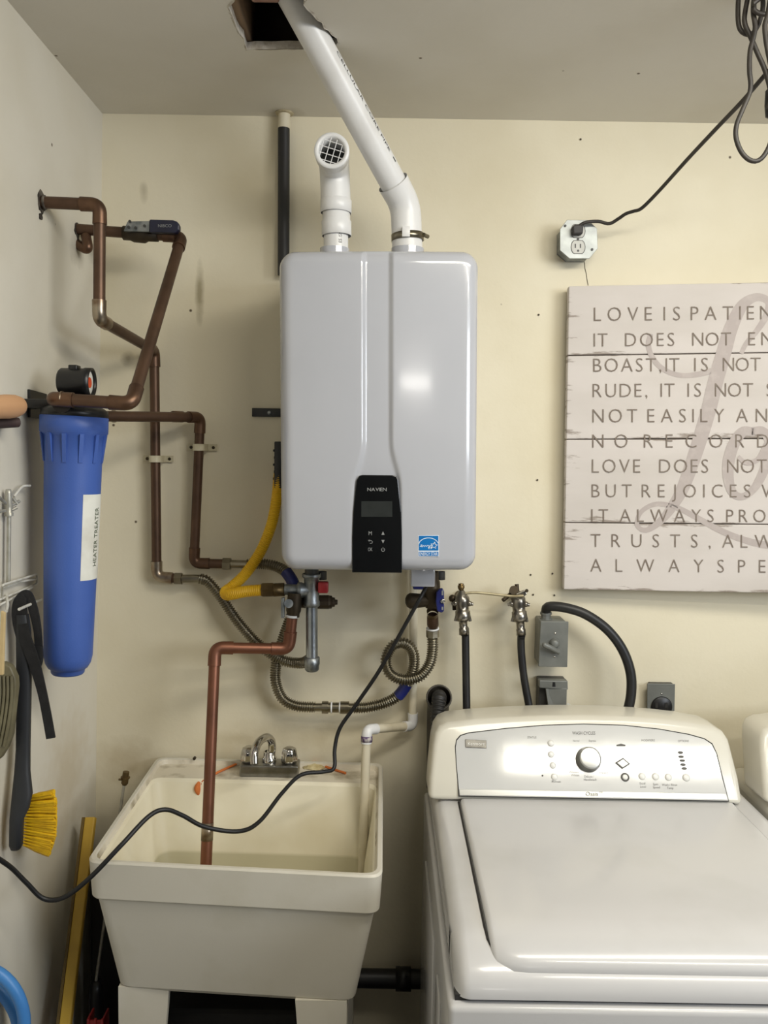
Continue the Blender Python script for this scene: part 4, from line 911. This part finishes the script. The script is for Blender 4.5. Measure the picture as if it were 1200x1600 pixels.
# ================================================================ ceiling-height outlet with its plug and the hanging cord
yo = -.055
OB = thing('outlet_box', 'octagonal metal outlet box with duplex receptacle above the sign', 'electrical outlet', P(903, 412, -.02))
PLATE = mat('zinc_plate', (158, 162, 161), .42, .6, (138, 142, 141), 30)
oc = [(886, 343.5), (919, 344), (933, 357), (934, 388), (921, 404), (890, 404), (875, 391), (875, 358)]
inr = [P(904+(x-904)*.93, 374+(y-374)*.93, yo) for x, y in oc]
MB().prism([p+Vector((0, .002, 0)) for p in inr], (0, -yo-.0025, 0)).build('box', GALV, OB)
pt = MB().prism([P(x, y, yo-.002) for x, y in oc], (0, .003, 0), .0008).build('cover_plate', PLATE, OB)
RCP = mat('outlet_white', (196, 196, 190), .4, c2=(184, 183, 176), scale=30)
def oval(cx, cy, rx, ry, y, cut=.78, n=20):
    out = []
    for i in range(n):
        a = 2*math.pi*i/n; out.append(P(cx+rx*math.cos(a), cy+max(-cut, min(cut, math.sin(a)))*ry/cut, y))
    return out
for cy in (361, 386):
    MB().prism(oval(903.3, cy, 11.5, 10.8, yo-.0026), (0, .002, 0)).build('receptacle_shadow_line', DKGREY, pt)
    f = MB().prism(oval(903.3, cy, 10.6, 10.0, yo-.0042), (0, .004, 0), .0005).build('receptacle', RCP, pt)
    mb = MB()
    for dx in (-4.3, 3.7): mb.prism([P(903.3+dx-1, cy-5, yo-.0046), P(903.3+dx+1, cy-5, yo-.0046), P(903.3+dx+1, cy+1.5, yo-.0046), P(903.3+dx-1, cy+1.5, yo-.0046)], (0, .0008, 0))
    mb.prism([P(903.3+1.9*math.cos(a), cy+5.8+1.9*math.sin(a), yo-.0046) for a in [i*math.pi/4 for i in range(8)]], (0, .0008, 0)); mb.build('slots', BLACKP, f)
for px, py in ((883, 353), (903, 373.5), (925, 390)):
    c = P(px, py, yo-.002); MB().cyl(c, c-Vector((0, .0018, 0)), .0032, seg=10).build('screw', DKGREY, pt)
mb = MB().prism([P(x, y, yo-.024) for x, y in ((895, 353), (899, 350.5), (909, 350.5), (912, 354), (911, 365), (896, 365.5))], (0, .020, 0), .003, 2)
CORD2 = mat('brown_black_cord', (40, 36, 32), .55, c2=(54, 48, 42), scale=30)
EC = thing('extension_cord', 'dark extension cord with plug running from outlet up to hanging coil', 'cord', P(904, 366, yo-.02))
mb.build('plug', mat('grey_black_plug', (52, 50, 50), .55, c2=(44, 42, 42), scale=20), EC)
path = spline([P(905, 353, yo-.02), P(915, 347.5, yo-.022), P(935, 346, yo-.022), P(952, 349.5, yo-.025), P(966, 342, yo-.035), P(978, 334, yo-.05), P(990, 330, yo-.06), P(1003, 325, yo-.08), P(1030, 298, -.18), P(1075, 248, -.30), P(1120, 200, -.42), P(1160, 158, -.52), P(1200, 112, -.6), P(1240, 70, -.62), P(1225, 20, -.62), P(1200, -30, -.62)], 10)
MB().tube(resample(path, .006), .0042, 10).build('cord', CORD2, EC)
yh2 = -.60
coils = [[(1168, -55), (1156, -20), (1153, 20), (1156, 45), (1168, 54), (1178, 50), (1188, 30), (1192, 0), (1182, -50)],
         [(1180, -55), (1172, -20), (1164, 20), (1164, 38), (1172, 56), (1184, 84), (1196, 112), (1205, 150), (1200, 170)],
         [(1196, -55), (1180, -10), (1177, 18), (1180, 40), (1178, 56), (1172, 80), (1171, 110), (1173, 130), (1171, 146), (1160, 172), (1151, 195), (1150, 215), (1157, 235), (1168, 248), (1181, 252), (1193, 244), (1204, 222), (1212, 180), (1206, 60), (1204, -55)],
         [(1188, -50), (1178, 8), (1184, 20), (1200, 22), (1214, 18), (1222, -50)],
         [(1176, 6), (1192, -6), (1210, -20), (1216, -55)],
         [(1212, -55), (1200, 20), (1195, 40), (1198, 70), (1204, 100)]]
for i, cpx in enumerate(coils):
    pth = spline([P(x, y, yh2-.012*i) for x, y in cpx], 12); MB().tube(resample(pth, .006), .0043, 10).build('coil_loop', CORD2, EC)
mb = MB().lathe(P(1203, 138, yh2), P(1204, 185, yh2), [(0, .004), (.004, .008), (.03, .010), (.05, .009), (.055, .0)], 12); mb.build('cord_connector', BLACKP, EC)
hk = P(1192, -58, yh2); hk2 = Vector((hk.x, hk.y, CZ-.001))
MB().tube(fillet([hk2, Vector((hk.x, hk.y, hk.z-.004)), Vector((hk.x+.03, hk.y, hk.z-.004)), Vector((hk.x+.03, hk.y, hk.z+.015))], .012, 6), .004, 8).build('ceiling_hook', GALV, EC)
# ================================================================ laundry taps, hoses, rod
TAPM = mat('worn_nickel_tap', (156, 151, 142), .28, .95, (120, 114, 104), 30)
def tap(px, py, tilt, label):
    y = -.07; c = P(px, py, y); T = thing('hose_tap', label, 'tap', c, 'laundry taps')
    k = SZ(1, y)
    MB().cyl(Vector((c.x, -.001, c.z+.018)), Vector((c.x, y, c.z+.010)), .011, seg=14).build('wall_nipple', BRASS, T)
    ax_ = Vector((tilt, -.12, -1)).normalized(); a = c+Vector((0, 0, .034))-ax_*.0
    mb = MB().lathe(a-ax_*.006, a+ax_, [(0, .007), (.008, .012), (.018, .0185), (.030, .0195), (.040, .0165), (.050, .0160), (.052, .0190), (.070, .0195), (.077, .0165), (.079, .0108), (.095, .0104), (.097, .0120), (.112, .0118), (.112, 0)], 20); mb.build('body', TAPM, T)
    for s_ in (-1, 1):
        e = a+ax_*.026+Vector((s_*.018, -.004, 0)); mb = MB().sphere(e, .0075, 10); mb.cyl(e, e+Vector((s_*.010, .0, -.002)), .006, .004, 10); mb.build('lug', TAPM, T)
        e2 = a+ax_*.055+Vector((s_*.015, -.004, 0)); MB().tube([e2, e2+Vector((s_*.004, 0, -.016))], .004, 8).build('wing', TAPM, T)
    e = a-ax_*.006; mb = MB().cyl(e, e-ax_*.018, .0055, seg=10); mb.build('stem', DKBRASS, T)
    return T, a+ax_*.112
T1, h1_ = tap(721, 947, .06, 'nickel laundry tap nearest the heater feeding a black hose')
MB().lathe(P(720.5, 922, -.07), P(720.5, 912, -.07), [(0, .006), (.006, .009), (.012, .009), (.012, .005), (.016, .008), (.018, 0)], 10).build('stem_nut', BRASS, T1)
MB().tube([P(709, 935, -.06), P(710, 953, -.06)], .005, 8).build('handle_pin', DKBRASS, T1); MB().sphere(P(707, 935, -.06), .010, 12).build('handle_boss', DKBRASS, T1)
T2, h2_ = tap(808, 948, .10, 'nickel laundry tap nearest the sign with tilted head and black hose')
MB().tube(spline([P(786, 938, -.075), P(798, 928, -.06), P(804, 922, -.055)], 6), .0055, 8).build('handle_pin', DKBRASS, T2)
MB().cyl(P(802, 925, -.05), P(803, 922, -.085), .0115, seg=14).build('handle_boss', DKBRASS, T2)
mb = MB().prism([P(x, y, -.095) for x, y in ((806, 928), (820, 922), (824, 928), (816, 936), (807, 936))], (0, .01, 0), .002); mb.build('handle_plate', TAPM, T2)
MB().cyl(P(823, 923, -.098), P(823, 923, -.085), .0045, seg=10).build('handle_screw', DKBRASS, T2)
path = spline([P(727, 927, -.10), P(745, 926, -.10), P(775, 929, -.10), P(800, 931.5, -.10), P(818, 931, -.10)], 6)
o = MB().tube(path, .0034, 10).build('tie_rod', mat('tarnished_rod', (176, 166, 136), .45, .6, (140, 128, 100), 30)); tag(o, 'thin brass rod linking the two nickel laundry taps', 'rod')
o = MB().tube(spline([h1_+Vector((0, 0, .006)), P(727, 985, -.07), P(728, 1040, -.075), P(729, 1100, -.085), P(730, 1140, -.1), P(731, 1180, -.12)], 8), .0098, 16).build('washer_hose', BLACK); tag(o, 'straight black rubber hose hanging from tap nearest the heater', 'hose', 'washer hoses')
o = MB().tube(spline([h2_+Vector((0, 0, .006)), P(814, 1000, -.078), P(815, 1025, -.078), P(819, 1060, -.08), P(826, 1100, -.085), P(832, 1130, -.1), P(838, 1180, -.12)], 8), .0098, 16).build('washer_hose', BLACK); tag(o, 'slanting black rubber hose hanging from tap nearest the sign', 'hose', 'washer hoses')
# ================================================================ grey switch box and its conduit
ys = -.075
SB = thing('switch_box', 'grey weatherproof switch box with lever between tap and conduit', 'switch box', P(866, 1043, -.03))
p0, p1 = P(845, 1040, ys), P(886, 971, ys)
MB().box((p0.x-.004, ys+.003, p0.z), (p1.x-.002, -.001, p1.z), .003).build('box', GREYP, SB)
cv = MB().prism([P(845, 971, ys-.004), P(888.5, 971.5, ys-.004), P(886.5, 1042.5, ys-.004), P(841.5, 1041.5, ys-.004)], (0, .006, 0), .0012).build('cover', GREYP, SB)
for px, py in ((867.5, 989.5), (866.5, 1026)):
    c = P(px, py, ys-.004); MB().lathe(c, c-Vector((0, 1, 0)), [(0, .003), (.001, .0026), (.0012, 0)], 10).build('screw', CHROME, cv)
c = P(866, 1005, ys-.004)
MB().lathe(c, c-Vector((0, 1, 0)), [(0, .0135), (.006, .0125), (.012, .010), (.014, .006), (.0145, 0)], 24).build('lever_boss', GREYP, cv)
mb = MB().tube(spline([P(851, 1008, ys-.024), P(860, 1012, ys-.022), P(873, 1019, ys-.012)], 6), .0065, 12, rf=lambda i, a: .0072-.03*a*.5); mb.sphere(P(851, 1008, ys-.024), .0072, 12); mb.build('lever', GREYP, cv)
kf = P(852, 967, -.045)
MB().lathe(P(853, 973, -.045), P(853, 950, -.045), [(0, .0135), (.004, .0135), (.004, .0165), (.013, .0165), (.013, .013), (.022, .013), (.022, .0155), (.028, .0155), (.028, .01)], 10, smooth=False).build('conduit_fitting', GREYP, SB)
path = spline([P(853, 957, -.045), P(854, 950, -.055), P(862, 947.5, -.065), P(885, 950, -.075), P(915, 960, -.085), P(948, 983, -.09), P(972, 1014, -.095), P(985, 1050, -.1), P(986, 1085, -.105), P(979, 1120, -.11), P(973, 1160, -.11)], 12)
CN = MB().tube(resample(path, .008), .0125, 18).build('flexible_conduit', BLACK); tag(CN, 'thick black flexible conduit arching from switch box down behind washer', 'conduit')
# open weatherproof cover below it
yw = -.045
OC = thing('outlet_cover', 'grey weatherproof outlet with raised flap and paper tag behind washer', 'electrical outlet', P(866, 1120, -.02))
p0, p1 = P(841, 1126, yw), P(888, 1063, yw)
MB().box((p0.x, yw, p0.z-.06), (p1.x-.004, -.001, p1.z), .003).build('box', DKGREY, OC)
MB().prism([P(843, 1063, yw-.02), P(887, 1064, yw-.02), P(887.5, 1078, yw-.02), P(843, 1075, yw-.02)], (0, .022, 0), .002).build('hinge_bar', GREYP, OC)
fl = MB().prism([P(852, 1074, yw-.014), P(886, 1076, yw-.022), P(884, 1140, yw-.03), P(861, 1138, yw-.03)], (0, .006, .0), .001).build('flap', GREYP, OC)
MB().prism([P(853, 1076, yw-.018), P(857, 1076, yw-.018), P(866, 1138, yw-.034), P(862, 1138, yw-.034)], (0, .006, 0)).build('flap_rib', GREYP, fl)
MB().prism([P(863.5, 1066, yw-.0206), P(867.5, 1066, yw-.0206), P(868, 1073, yw-.0206), P(863, 1073, yw-.0206)], (0, .001, 0)).build('latch_slot', BLACKP, OC)
MB().prism([P(886, 1098, yw-.012), P(907, 1108, yw-.02), P(903, 1130, yw-.02), P(885, 1128, yw-.012)], (0, .001, 0)).build('paper_tag', PAPER, OC)
# dryer receptacle
yr = -.022
DR = thing('dryer_receptacle', 'grey square wall receptacle with round black socket right of conduit', 'electrical outlet', P(1032, 1130, -.01))
MB().box((P(1013, 1150, yr).x, yr, P(1013, 1150, yr).z), (P(1053, 1069, yr).x, -.001, P(1053, 1069, yr).z), .002).build('wall_box', DKGREY, DR)
MB().prism([P(1011.5, 1068, yr-.003), P(1055, 1069, yr-.003), P(1053, 1150, yr-.003), P(1011, 1150, yr-.003)], (0, .003, 0), .001).build('cover_plate', GREYP, DR)
c = P(1033.5, 1104, yr-.003); sk = MB().lathe(c, c-Vector((0, 1, 0)), [(0, .0275), (.004, .0275), (.006, .0255), (.006, 0)], 32).build('socket', BLACKP, DR)
mb = MB()
for px, py, w_, h_ in ((1026, 1102, 2, 8), (1041, 1102, 2, 8), (1033.5, 1112, 7, 2)): mb.prism([P(px-w_, py-h_/2, yr-.0098), P(px+w_, py-h_/2, yr-.0098), P(px+w_, py+h_/2, yr-.0098), P(px-w_, py+h_/2, yr-.0098)], (0, .001, 0))
mb.build('slots', SEAM, sk)
for py in (1084, 1122): c = P(1034, py, yr-.003); MB().lathe(c, c-Vector((0, 1, 0)), [(0, .0028), (.001, .0024), (.001, 0)], 10).build('screw', CHROME, DR)
# standpipe with washer drain hose
SD = thing('drain_standpipe', 'black standpipe elbow on wall holding the ribbed washer drain hose', 'drain pipe', P(683, 1180, -.04))
ABS = mat('worn_black_abs', (60, 57, 52), .5, c2=(84, 78, 68), scale=20)
sa = P(685, 1096, -.002); so = P(686, 1090, -.075); sd_ = (so-sa).normalized()
MB().tube(fillet([P(683, 1230, -.03), P(684, 1108, -.03), so], .05, 8), .0285, 26, caps=False).build('standpipe', ABS, SD)
MB().lathe(so-sd_*.03, so+sd_, [(0, .029), (.001, .0325), (.031, .0335), (.032, .0295), (.0, .0285)], 30).build('collar', ABS, SD)
path = spline([so-sd_*.05, so-sd_*.01+Vector((0, 0, .002)), so+sd_*.022+Vector((0, 0, -.004)), P(685, 1104, -.112), P(684, 1125, -.122), P(686, 1170, -.125), P(690, 1230, -.125)], 10)
corr(MB(), path, .0175, .0018, .0085, 16).build('ribbed_hose', mat('dark_ribbed_hose', (40, 39, 38), .5, c2=(30, 29, 28), scale=20), SD)
# black waste pipe low between sink and washer
WP = thing('waste_pipe', 'black waste pipe low on wall between sink and washer', 'pipe', P(620, 1532, -.06))
q0, q1 = P(480, 1528, -.06), P(672, 1530, -.06); q0.z = q1.z
MB().cyl(q0, q1, .024, seg=22).build('pipe', BLACK, WP); qm = P(630, 1530, -.06); qm.z = q1.z
MB().lathe(qm-Vector((.02, 0, 0)), q1, [(0, .024), (0, .030), (.040, .030), (.040, .024)], 22).build('coupling', BLACKP, WP)
# ================================================================ things along the left wall
def wl_p(px, py, e, z0=None):          # point e metres off the left wall
    x = -.745
    for _ in range(4): p = PX(px, py, x); x = wallx(p.z)+e
    return PX(px, py, x)
# brush
BR = thing('scrub_brush', 'long black handled scrub brush with yellow bristles hanging on left wall', 'brush', wl_p(35, 1325, .03))
def blade(mb, pts, th, fe):
    """flat bar lying parallel to the view: pts [(x_left, x_right, y)] px, thickness th"""
    n = len(pts); A_ = [wl_p(a, y, fe(y)) for a, b, y in pts]
    D = [(A_[i].y) for i in range(n)]
    Lf = [P(a, y, D[i]) for i, (a, b, y) in enumerate(pts)]; Rf = [P(b, y, D[i]) for i, (a, b, y) in enumerate(pts)]
    vs = []
    for l, r in zip(Lf, Rf):
        m_ = (l+r)/2; hx = (r-l)/2
        for k in range(12):
            a = 2*math.pi*k/12; vs.append(m_ + hx*math.copysign(abs(math.cos(a))**.7, math.cos(a)) + Vector((0, math.copysign(abs(math.sin(a))**.7, math.sin(a))*th, 0)))
    mb.add(vs, [[i*12+k, i*12+(k+1) % 12, (i+1)*12+(k+1) % 12, (i+1)*12+k] for i in range(n-1) for k in range(12)], True)
    mb.add(vs[:12], [list(range(12))]); mb.add(vs[-12:], [list(range(12))]); return mb
HAND = mat('charcoal_plastic_handle', (44, 46, 50), .55, c2=(36, 38, 42), scale=14)
blade(MB(), [(26, 44, 960), (25.5, 48, 985), (26, 49, 1030), (26, 49, 1060), (26, 48, 1120), (25.5, 47, 1170), (23, 47, 1205), (19, 51, 1240), (17, 46, 1262), (15.5, 37, 1280), (15, 35, 1320), (18, 32, 1326)], .010, lambda y: .022).build('handle', HAND, BR)
yb_ = wl_p(30, 1290, .022).y
mb = MB(); rnd = random.Random(3)
for r_ in range(17):
    for c_ in range(6):
        for k in range(3):
            t = r_/16; y0 = 1246+t*74
            b0_ = P(36+2*rnd.random()+(9*(.4-t) if t < .4 else 0), y0, yb_-.014+c_*.0056)
            tip = P(87-7*max(0, t-.5)-(22*(t-.72) if t > .72 else 0)-(0 if t > .1 else 3)+rnd.uniform(-3, 2), 1238+t*96+rnd.uniform(-3, 3), yb_-.022+c_*.0088+rnd.uniform(-.002, .002))
            mb.tube([b0_, b0_.lerp(tip, .5)+Vector((0, 0, rnd.uniform(-.002, .002))), tip], .0022, 5, rf=lambda i, a: (.0022, .0036, .0036)[i])
o = mb.build('bristles', mat('yellow_bristles', (232, 186, 18), .6, c2=(212, 164, 14), scale=60), BR); o['kind'] = 'stuff'
# black strap hanging over the hook
SM = mat('black_webbing', (24, 24, 26), .7, c2=(34, 34, 36), scale=60, bump=.3, bscale=300)
ST = thing('webbing_strap', 'black looped strap with loose end hanging from the wire hook', 'strap', wl_p(75, 1155, .03))
def strap(pts, wpx, e, nm, parent):
    v = spline([Vector((x, y, w_)) for (x, y), w_ in zip(pts, wpx)], 8); L_ = []; R_ = []
    for i, p in enumerate(v):
        a = v[max(0, i-1)]; b = v[min(len(v)-1, i+1)]; d = Vector((b.x-a.x, b.y-a.y, 0)); d.normalize(); h = p.z/2
        yy = e[0]+(e[1]-e[0])*i/(len(v)-1)
        L_.append(P(p.x-d.y*h, p.y+d.x*h, yy)); R_.append(P(p.x+d.y*h, p.y-d.x*h, yy))
    n = len(v); t = Vector((0, .004, 0)); mb = MB()
    vs = L_+R_+[p+t for p in L_]+[p+t for p in R_]
    mb.add(vs, [[i, i+1, n+i+1, n+i] for i in range(n-1)] + [[2*n+i, 3*n+i, 3*n+i+1, 2*n+i+1] for i in range(n-1)] + [[i, 2*n+i, 2*n+i+1, i+1] for i in range(n-1)] + [[n+i, n+i+1, 3*n+i+1, 3*n+i] for i in range(n-1)] + [[0, n, 3*n, 2*n], [n-1, 3*n-1, 4*n-1, 2*n-1]])
    mb.build(nm, SM, parent)
ys0 = wl_p(40, 960, .035).y
strap([(36, 1000), (31, 970), (30, 945), (36, 930), (44, 932), (52, 955), (58, 985), (60, 1015)], [20, 24, 22, 14, 14, 14, 12, 12], (ys0-.02, ys0-.008), 'loop', ST)
strap([(36, 975), (40, 1000), (48, 1022), (57, 1050), (66, 1085), (73, 1120), (79, 1154)], [14, 18, 18, 16, 14, 14, 14], (ys0-.024, ys0-.02), 'loose_end', ST)
strap([(60, 1010), (60, 1030), (55, 1045)], [12, 13, 14], (ys0-.012, ys0-.02), 'keeper', ST)
# wire rack with hook
WR = mat('white_coated_wire', (222, 220, 212), .35, c2=(190, 186, 172), scale=40)
RK = thing('wire_rack', 'white wire hook rack fixed to left wall above the brush', 'rack', wl_p(15, 930, .01))
def wire(pts, r=.0024, e=.0, nm='wire'):
    MB().tube(fillet(pts, .008, 5), r, 8).build(nm, WR, RK)
wire([wl_p(-30, 952, .004), wl_p(3, 935, .006), wl_p(4, 914, .03), wl_p(58, 897, .012), wl_p(58, 912, .006), wl_p(2, 936, .006)])
wire([wl_p(-30, 926, .012), wl_p(8, 918, .012), wl_p(30, 909, .012), wl_p(56, 905, .012)])
wire([wl_p(0, 945, .012), wl_p(25, 932, .012), wl_p(50, 918, .012)])
hk0 = wl_p(64, 937, .012); wire([hk0, wl_p(48, 944, .05), wl_p(30, 952, .06)], .0030, nm='hook')
wire([wl_p(10, 930, .005), wl_p(12, 945, .02), wl_p(10, 955, .03)], .003, nm='hook')
# slim rod with winged head
RD = thing('hanging_rod', 'slim grey rod with winged clamp head above the wire rack', 'tool', wl_p(14, 910, .012))
PG = mat('pale_grey_metal', (186, 184, 174), .4, .5, (158, 154, 142), 40)
MB().tube([wl_p(14, 805, .014), wl_p(13, 912, .014)], .0042, 10).build('rod', PG, RD)
MB().lathe(wl_p(14, 806, .014), wl_p(13, 766, .014), [(0, .0085), (.006, .0085), (.008, .006), (.02, .0075), (.036, .0065), (.044, .006), (.052, .005), (.053, 0)], 12).build('clamp_head', PG, RD)
for a_, b_ in ((( 18, 790), (30, 783)), ((18, 797), (26, 793)), ((8, 786), (-4, 775)), ((8, 798), (-4, 800)), ((20, 778), (27, 788))):
    MB().tube([wl_p(*a_, .014), wl_p(*b_, .02)], .0034, 8).build('wing', PG, RD)
MB().tube(spline([wl_p(22, 776, .014), wl_p(28, 768, .016), wl_p(36, 760, .018), wl_p(47, 759, .018)], 6), .0026, 8).build('curved_hook', WR, RD)
# wooden handled tool pegged on the wall
WT = thing('wooden_handle', 'rounded pale wooden handle resting on a dark peg at left edge', 'tool', wl_p(5, 660, .02))
e0_ = wl_p(20, 634, .03); yd_ = e0_.y; mb = MB()
x1_ = P(36, 634, yd_); rr0 = SZ(16, yd_)
mb.lathe(P(36, 634, yd_), P(-90, 640, yd_-.22), [(0, 0), (.001, .006), (.006, .013), (.014, .018), (.028, .0215), (.05, .0225), (.09, .021), (.2, .019), (.2, 0)], 20); mb.build('handle', mat('sanded_wood', (206, 162, 122), .6, c2=(186, 140, 100), scale=8, stretch=(1, .2, 3)), WT)
MB().tube([P(28, 660, yd_), P(10, 660, yd_-.02), P(-60, 664, yd_-.14)], .0105, 12, rf=lambda i, a: .0095 if i == 0 else .0108).build('peg', mat('dark_brown_peg', (66, 50, 48), .6, c2=(52, 40, 38), scale=20), WT)
# tan stick and folded grey bag at the edge
yt = wl_p(5, 1000, .03).y
o = MB().prism([P(1, 955, yt), P(7, 958, yt), P(4, 1055, yt), P(-3, 1055, yt)], (0, .008, 0), .001).build('paint_stick', mat('tan_wood_stick', (214, 190, 142), .7, c2=(196, 170, 122), scale=10)); tag(o, 'flat tan wooden stick hanging at left edge beside the black strap', 'stick')
yg_ = wl_p(5, 1100, .016).y
mb = MB()
pr2 = [(-30, 1040), (4, 1036), (16, 1042), (24, 1060), (25, 1075), (21, 1110), (17, 1150), (10, 1170), (0, 1186), (-30, 1200)]
mb.prism([P(x, y, yg_-.006) for x, y in pr2], (0, .02, 0), .004, 3, True)
for i in range(4):
    mb.tube(spline([P(18-i*6, 1056, yg_-.008), P(18-i*6, 1090, yg_-.010), P(13-i*6, 1130, yg_-.010), P(6-i*6, 1166, yg_-.006)], 6), .0032, 8)
o = mb.build('folded_bag', mat('olive_grey_vinyl', (128, 122, 96), .45, c2=(94, 88, 68), scale=14, lo=.35, hi=.65)); tag(o, 'olive grey folded vinyl bag hanging at left edge behind brush', 'bag')
# yellow pole in the corner
yl0 = P(142, 1277, -.18); yl1 = P(98, 1640, -.42); xx = wallx(yl0.z)
YP = thing('yellow_pole', 'flat yellow wooden pole leaning in corner left of sink', 'pole', yl1)
dd = (yl1-yl0).normalized(); wv_ = Vector((1, 0, 0)) - dd*dd.x; wv_.normalize(); dv_ = dd.cross(wv_).normalized(); yl2 = yl1+dd*((yl1.z-.002)/-dd.z if dd.z < 0 else 0)
hw = .0125
pts4 = [yl0+wv_*hw+dv_*.009, yl0-wv_*hw+dv_*.009, yl0-wv_*hw-dv_*.009, yl0+wv_*hw-dv_*.009]
MB().prism(pts4, yl2-yl0, .003, 2).build('pole', mat('yellow_painted_wood', (206, 170, 66), .55, c2=(170, 136, 46), scale=9, lo=.4, hi=.75, stretch=(1, 1, .3)), YP)
edge_ = [p-wv_*(hw*2+.0008)+Vector((0, 0, -.012)) for p in (pts4[0], )]
MB().prism([pts4[1]-wv_*.0002, pts4[1]-wv_*.007, pts4[2]-wv_*.007, pts4[2]-wv_*.0002], (yl2-yl0)*.985, .0006).build('dark_edge', mat('dark_pole_edge', (104, 84, 40), .7, c2=(84, 68, 34), scale=12), YP)
# brass-tipped wand standing behind the sink
WN = thing('spray_wand', 'thin metal wand with brass fitting standing behind sink left side', 'wand', P(190, 1320, -.14))
w0 = P(196, 1208, -.14); w1 = P(190, 1262, -.14); w2 = P(150, 1532, -.2)
MB().cyl(w0+(w1-w0)*.2, w2, .0036, seg=10).build('shaft', PG, WN)
mb = MB().lathe(P(197, 1206, -.14), w1, [(0, 0), (0, .008), (.012, .008), (.013, .0115), (.016, .0115), (.017, .0085), (.030, .0085), (.031, .006), (.034, .006), (.034, 0)], 12, smooth=False); mb.build('brass_fitting', BRASS, WN)
MB().cyl(P(186, 1218, -.15), P(194, 1218, -.14), .0028, seg=8).build('side_pin', BRASS, WN)
MB().lathe(w2, w2+Vector((-.004, -.005, -1)).normalized(), [(0, 0), (0, .012), (.03, .016), (.09, .018), (.14, .016), (.3, .020), (.41, .022), (.41, 0)], 16).build('grip', BLACKP, WN)
# red slotted crate on the floor, behind the sink leg
q0 = P(140, 1592, -.40); q1 = P(162, 1592, -.40); xa, xb_ = q0.x-.006, q1.x; ztop = q0.z
RC_ = thing('red_crate', 'small red slotted plastic crate on floor beside sink leg', 'crate', ((xa+xb_)/2, -.38, 0))
for k in range(int(ztop/.026)-1):
    z_ = ztop-.02-k*.026; MB().box((xa, -.40, z_), (xb_, -.396, z_+.016), .001).build('slat', REDP, RC_)
for xx_ in (xa, (xa+xb_)/2-.003, xb_-.006): MB().box((xx_, -.402, 0), (xx_+.006, -.396, ztop), .001).build('post', REDP, RC_)
for xx_ in (xa, xb_-.004): MB().box((xx_, -.396, 0), (xx_+.004, -.362, ztop), .001).build('side_wall', REDP, RC_)
MB().box((xa, -.396, .0), (xb_, -.362, .006), .001).build('base', REDP, RC_)
# black bag added in the corner behind the crate for shade and clutter
mb = MB(); bx0, bx1 = -.752, -.575
rb = []
for z_, k_ in ((0, .9), (.02, 1), (.3, 1.0), (.5, .96), (.60, .8), (.63, .55)):
    cxb, cyb = (bx0+bx1)/2, -.075; hw_, hd_ = (bx1-bx0)/2*k_*.93, .060*k_
    rb.append([Vector((cxb+hw_*math.copysign(abs(math.cos(a))**.5, math.cos(a))*(1+.03*math.sin(5*a+z_*20)), cyb+hd_*math.copysign(abs(math.sin(a))**.5, math.sin(a))*(1+.04*math.sin(7*a+z_*14)), z_)) for a in [2*math.pi*i/28 for i in range(28)]])
BAGM = mat('black_nylon', (22, 22, 22), .7, c2=(34, 32, 30), scale=14, bump=.4, bscale=40)
TB = thing('added_dark_bag', 'tall black bag added for the shade and clutter in corner left of sink', 'bag', ((bx0+bx1)/2, -.075, 0))
m2 = loft(rb, True, 'end'); m2.build('bag_body', BAGM, TB)
MB().tube(spline([Vector((bx0+.05, -.075, .61)), Vector((bx0+.06, -.075, .66)), Vector((bx1-.06, -.075, .66)), Vector((bx1-.05, -.075, .61))], 6), .006, 8).build('bag_handle', BAGM, TB)
# black bin added under the sink, stands in for shade and dark clutter
BN = thing('added_dark_bin', 'black bin added for the shade and dark clutter under the sink', 'bin', (-.29, -.27, 0))
cbn = [Vector((-.47, -.43)), Vector((-.12, -.43)), Vector((-.12, -.13)), Vector((-.47, -.13))]
loft([ring(cbn, .03, .03, .0), ring(cbn, .0, .03, .40), ring(cbn, .004, .03, .40), ring(cbn, .034, .03, .01)], True, 'end').build('bin_body', BAGM, BN)
loft([ring(cbn, -.006, .03, .395), ring(cbn, -.008, .03, .415), ring(cbn, .0, .03, .42), ring(cbn, .02, .03, .418)], True, 'end').build('bin_lid', BAGM, BN)
# blue hose coil on the left wall near the floor
BH = mat('blue_hose', (72, 138, 206), .4, c2=(62, 124, 194), scale=10)
HC = thing('hose_coil', 'bright blue garden hose coil at the lower left edge', 'hose', wl_p(0, 1660, .03))
yb0 = wl_p(10, 1580, .03).y
for i, (cx, cy, R_, dy_) in enumerate(((-38, 1600, 76, 0), (-42, 1618, 72, .032))):
    pts = [P(cx+R_*math.cos(a), cy+R_*1.18*math.sin(a), yb0+dy_) for a in [2*math.pi*k/48 for k in range(49)]]
    MB().tube(pts, .0125, 14, caps=False).build('hose_loop', BH, HC)
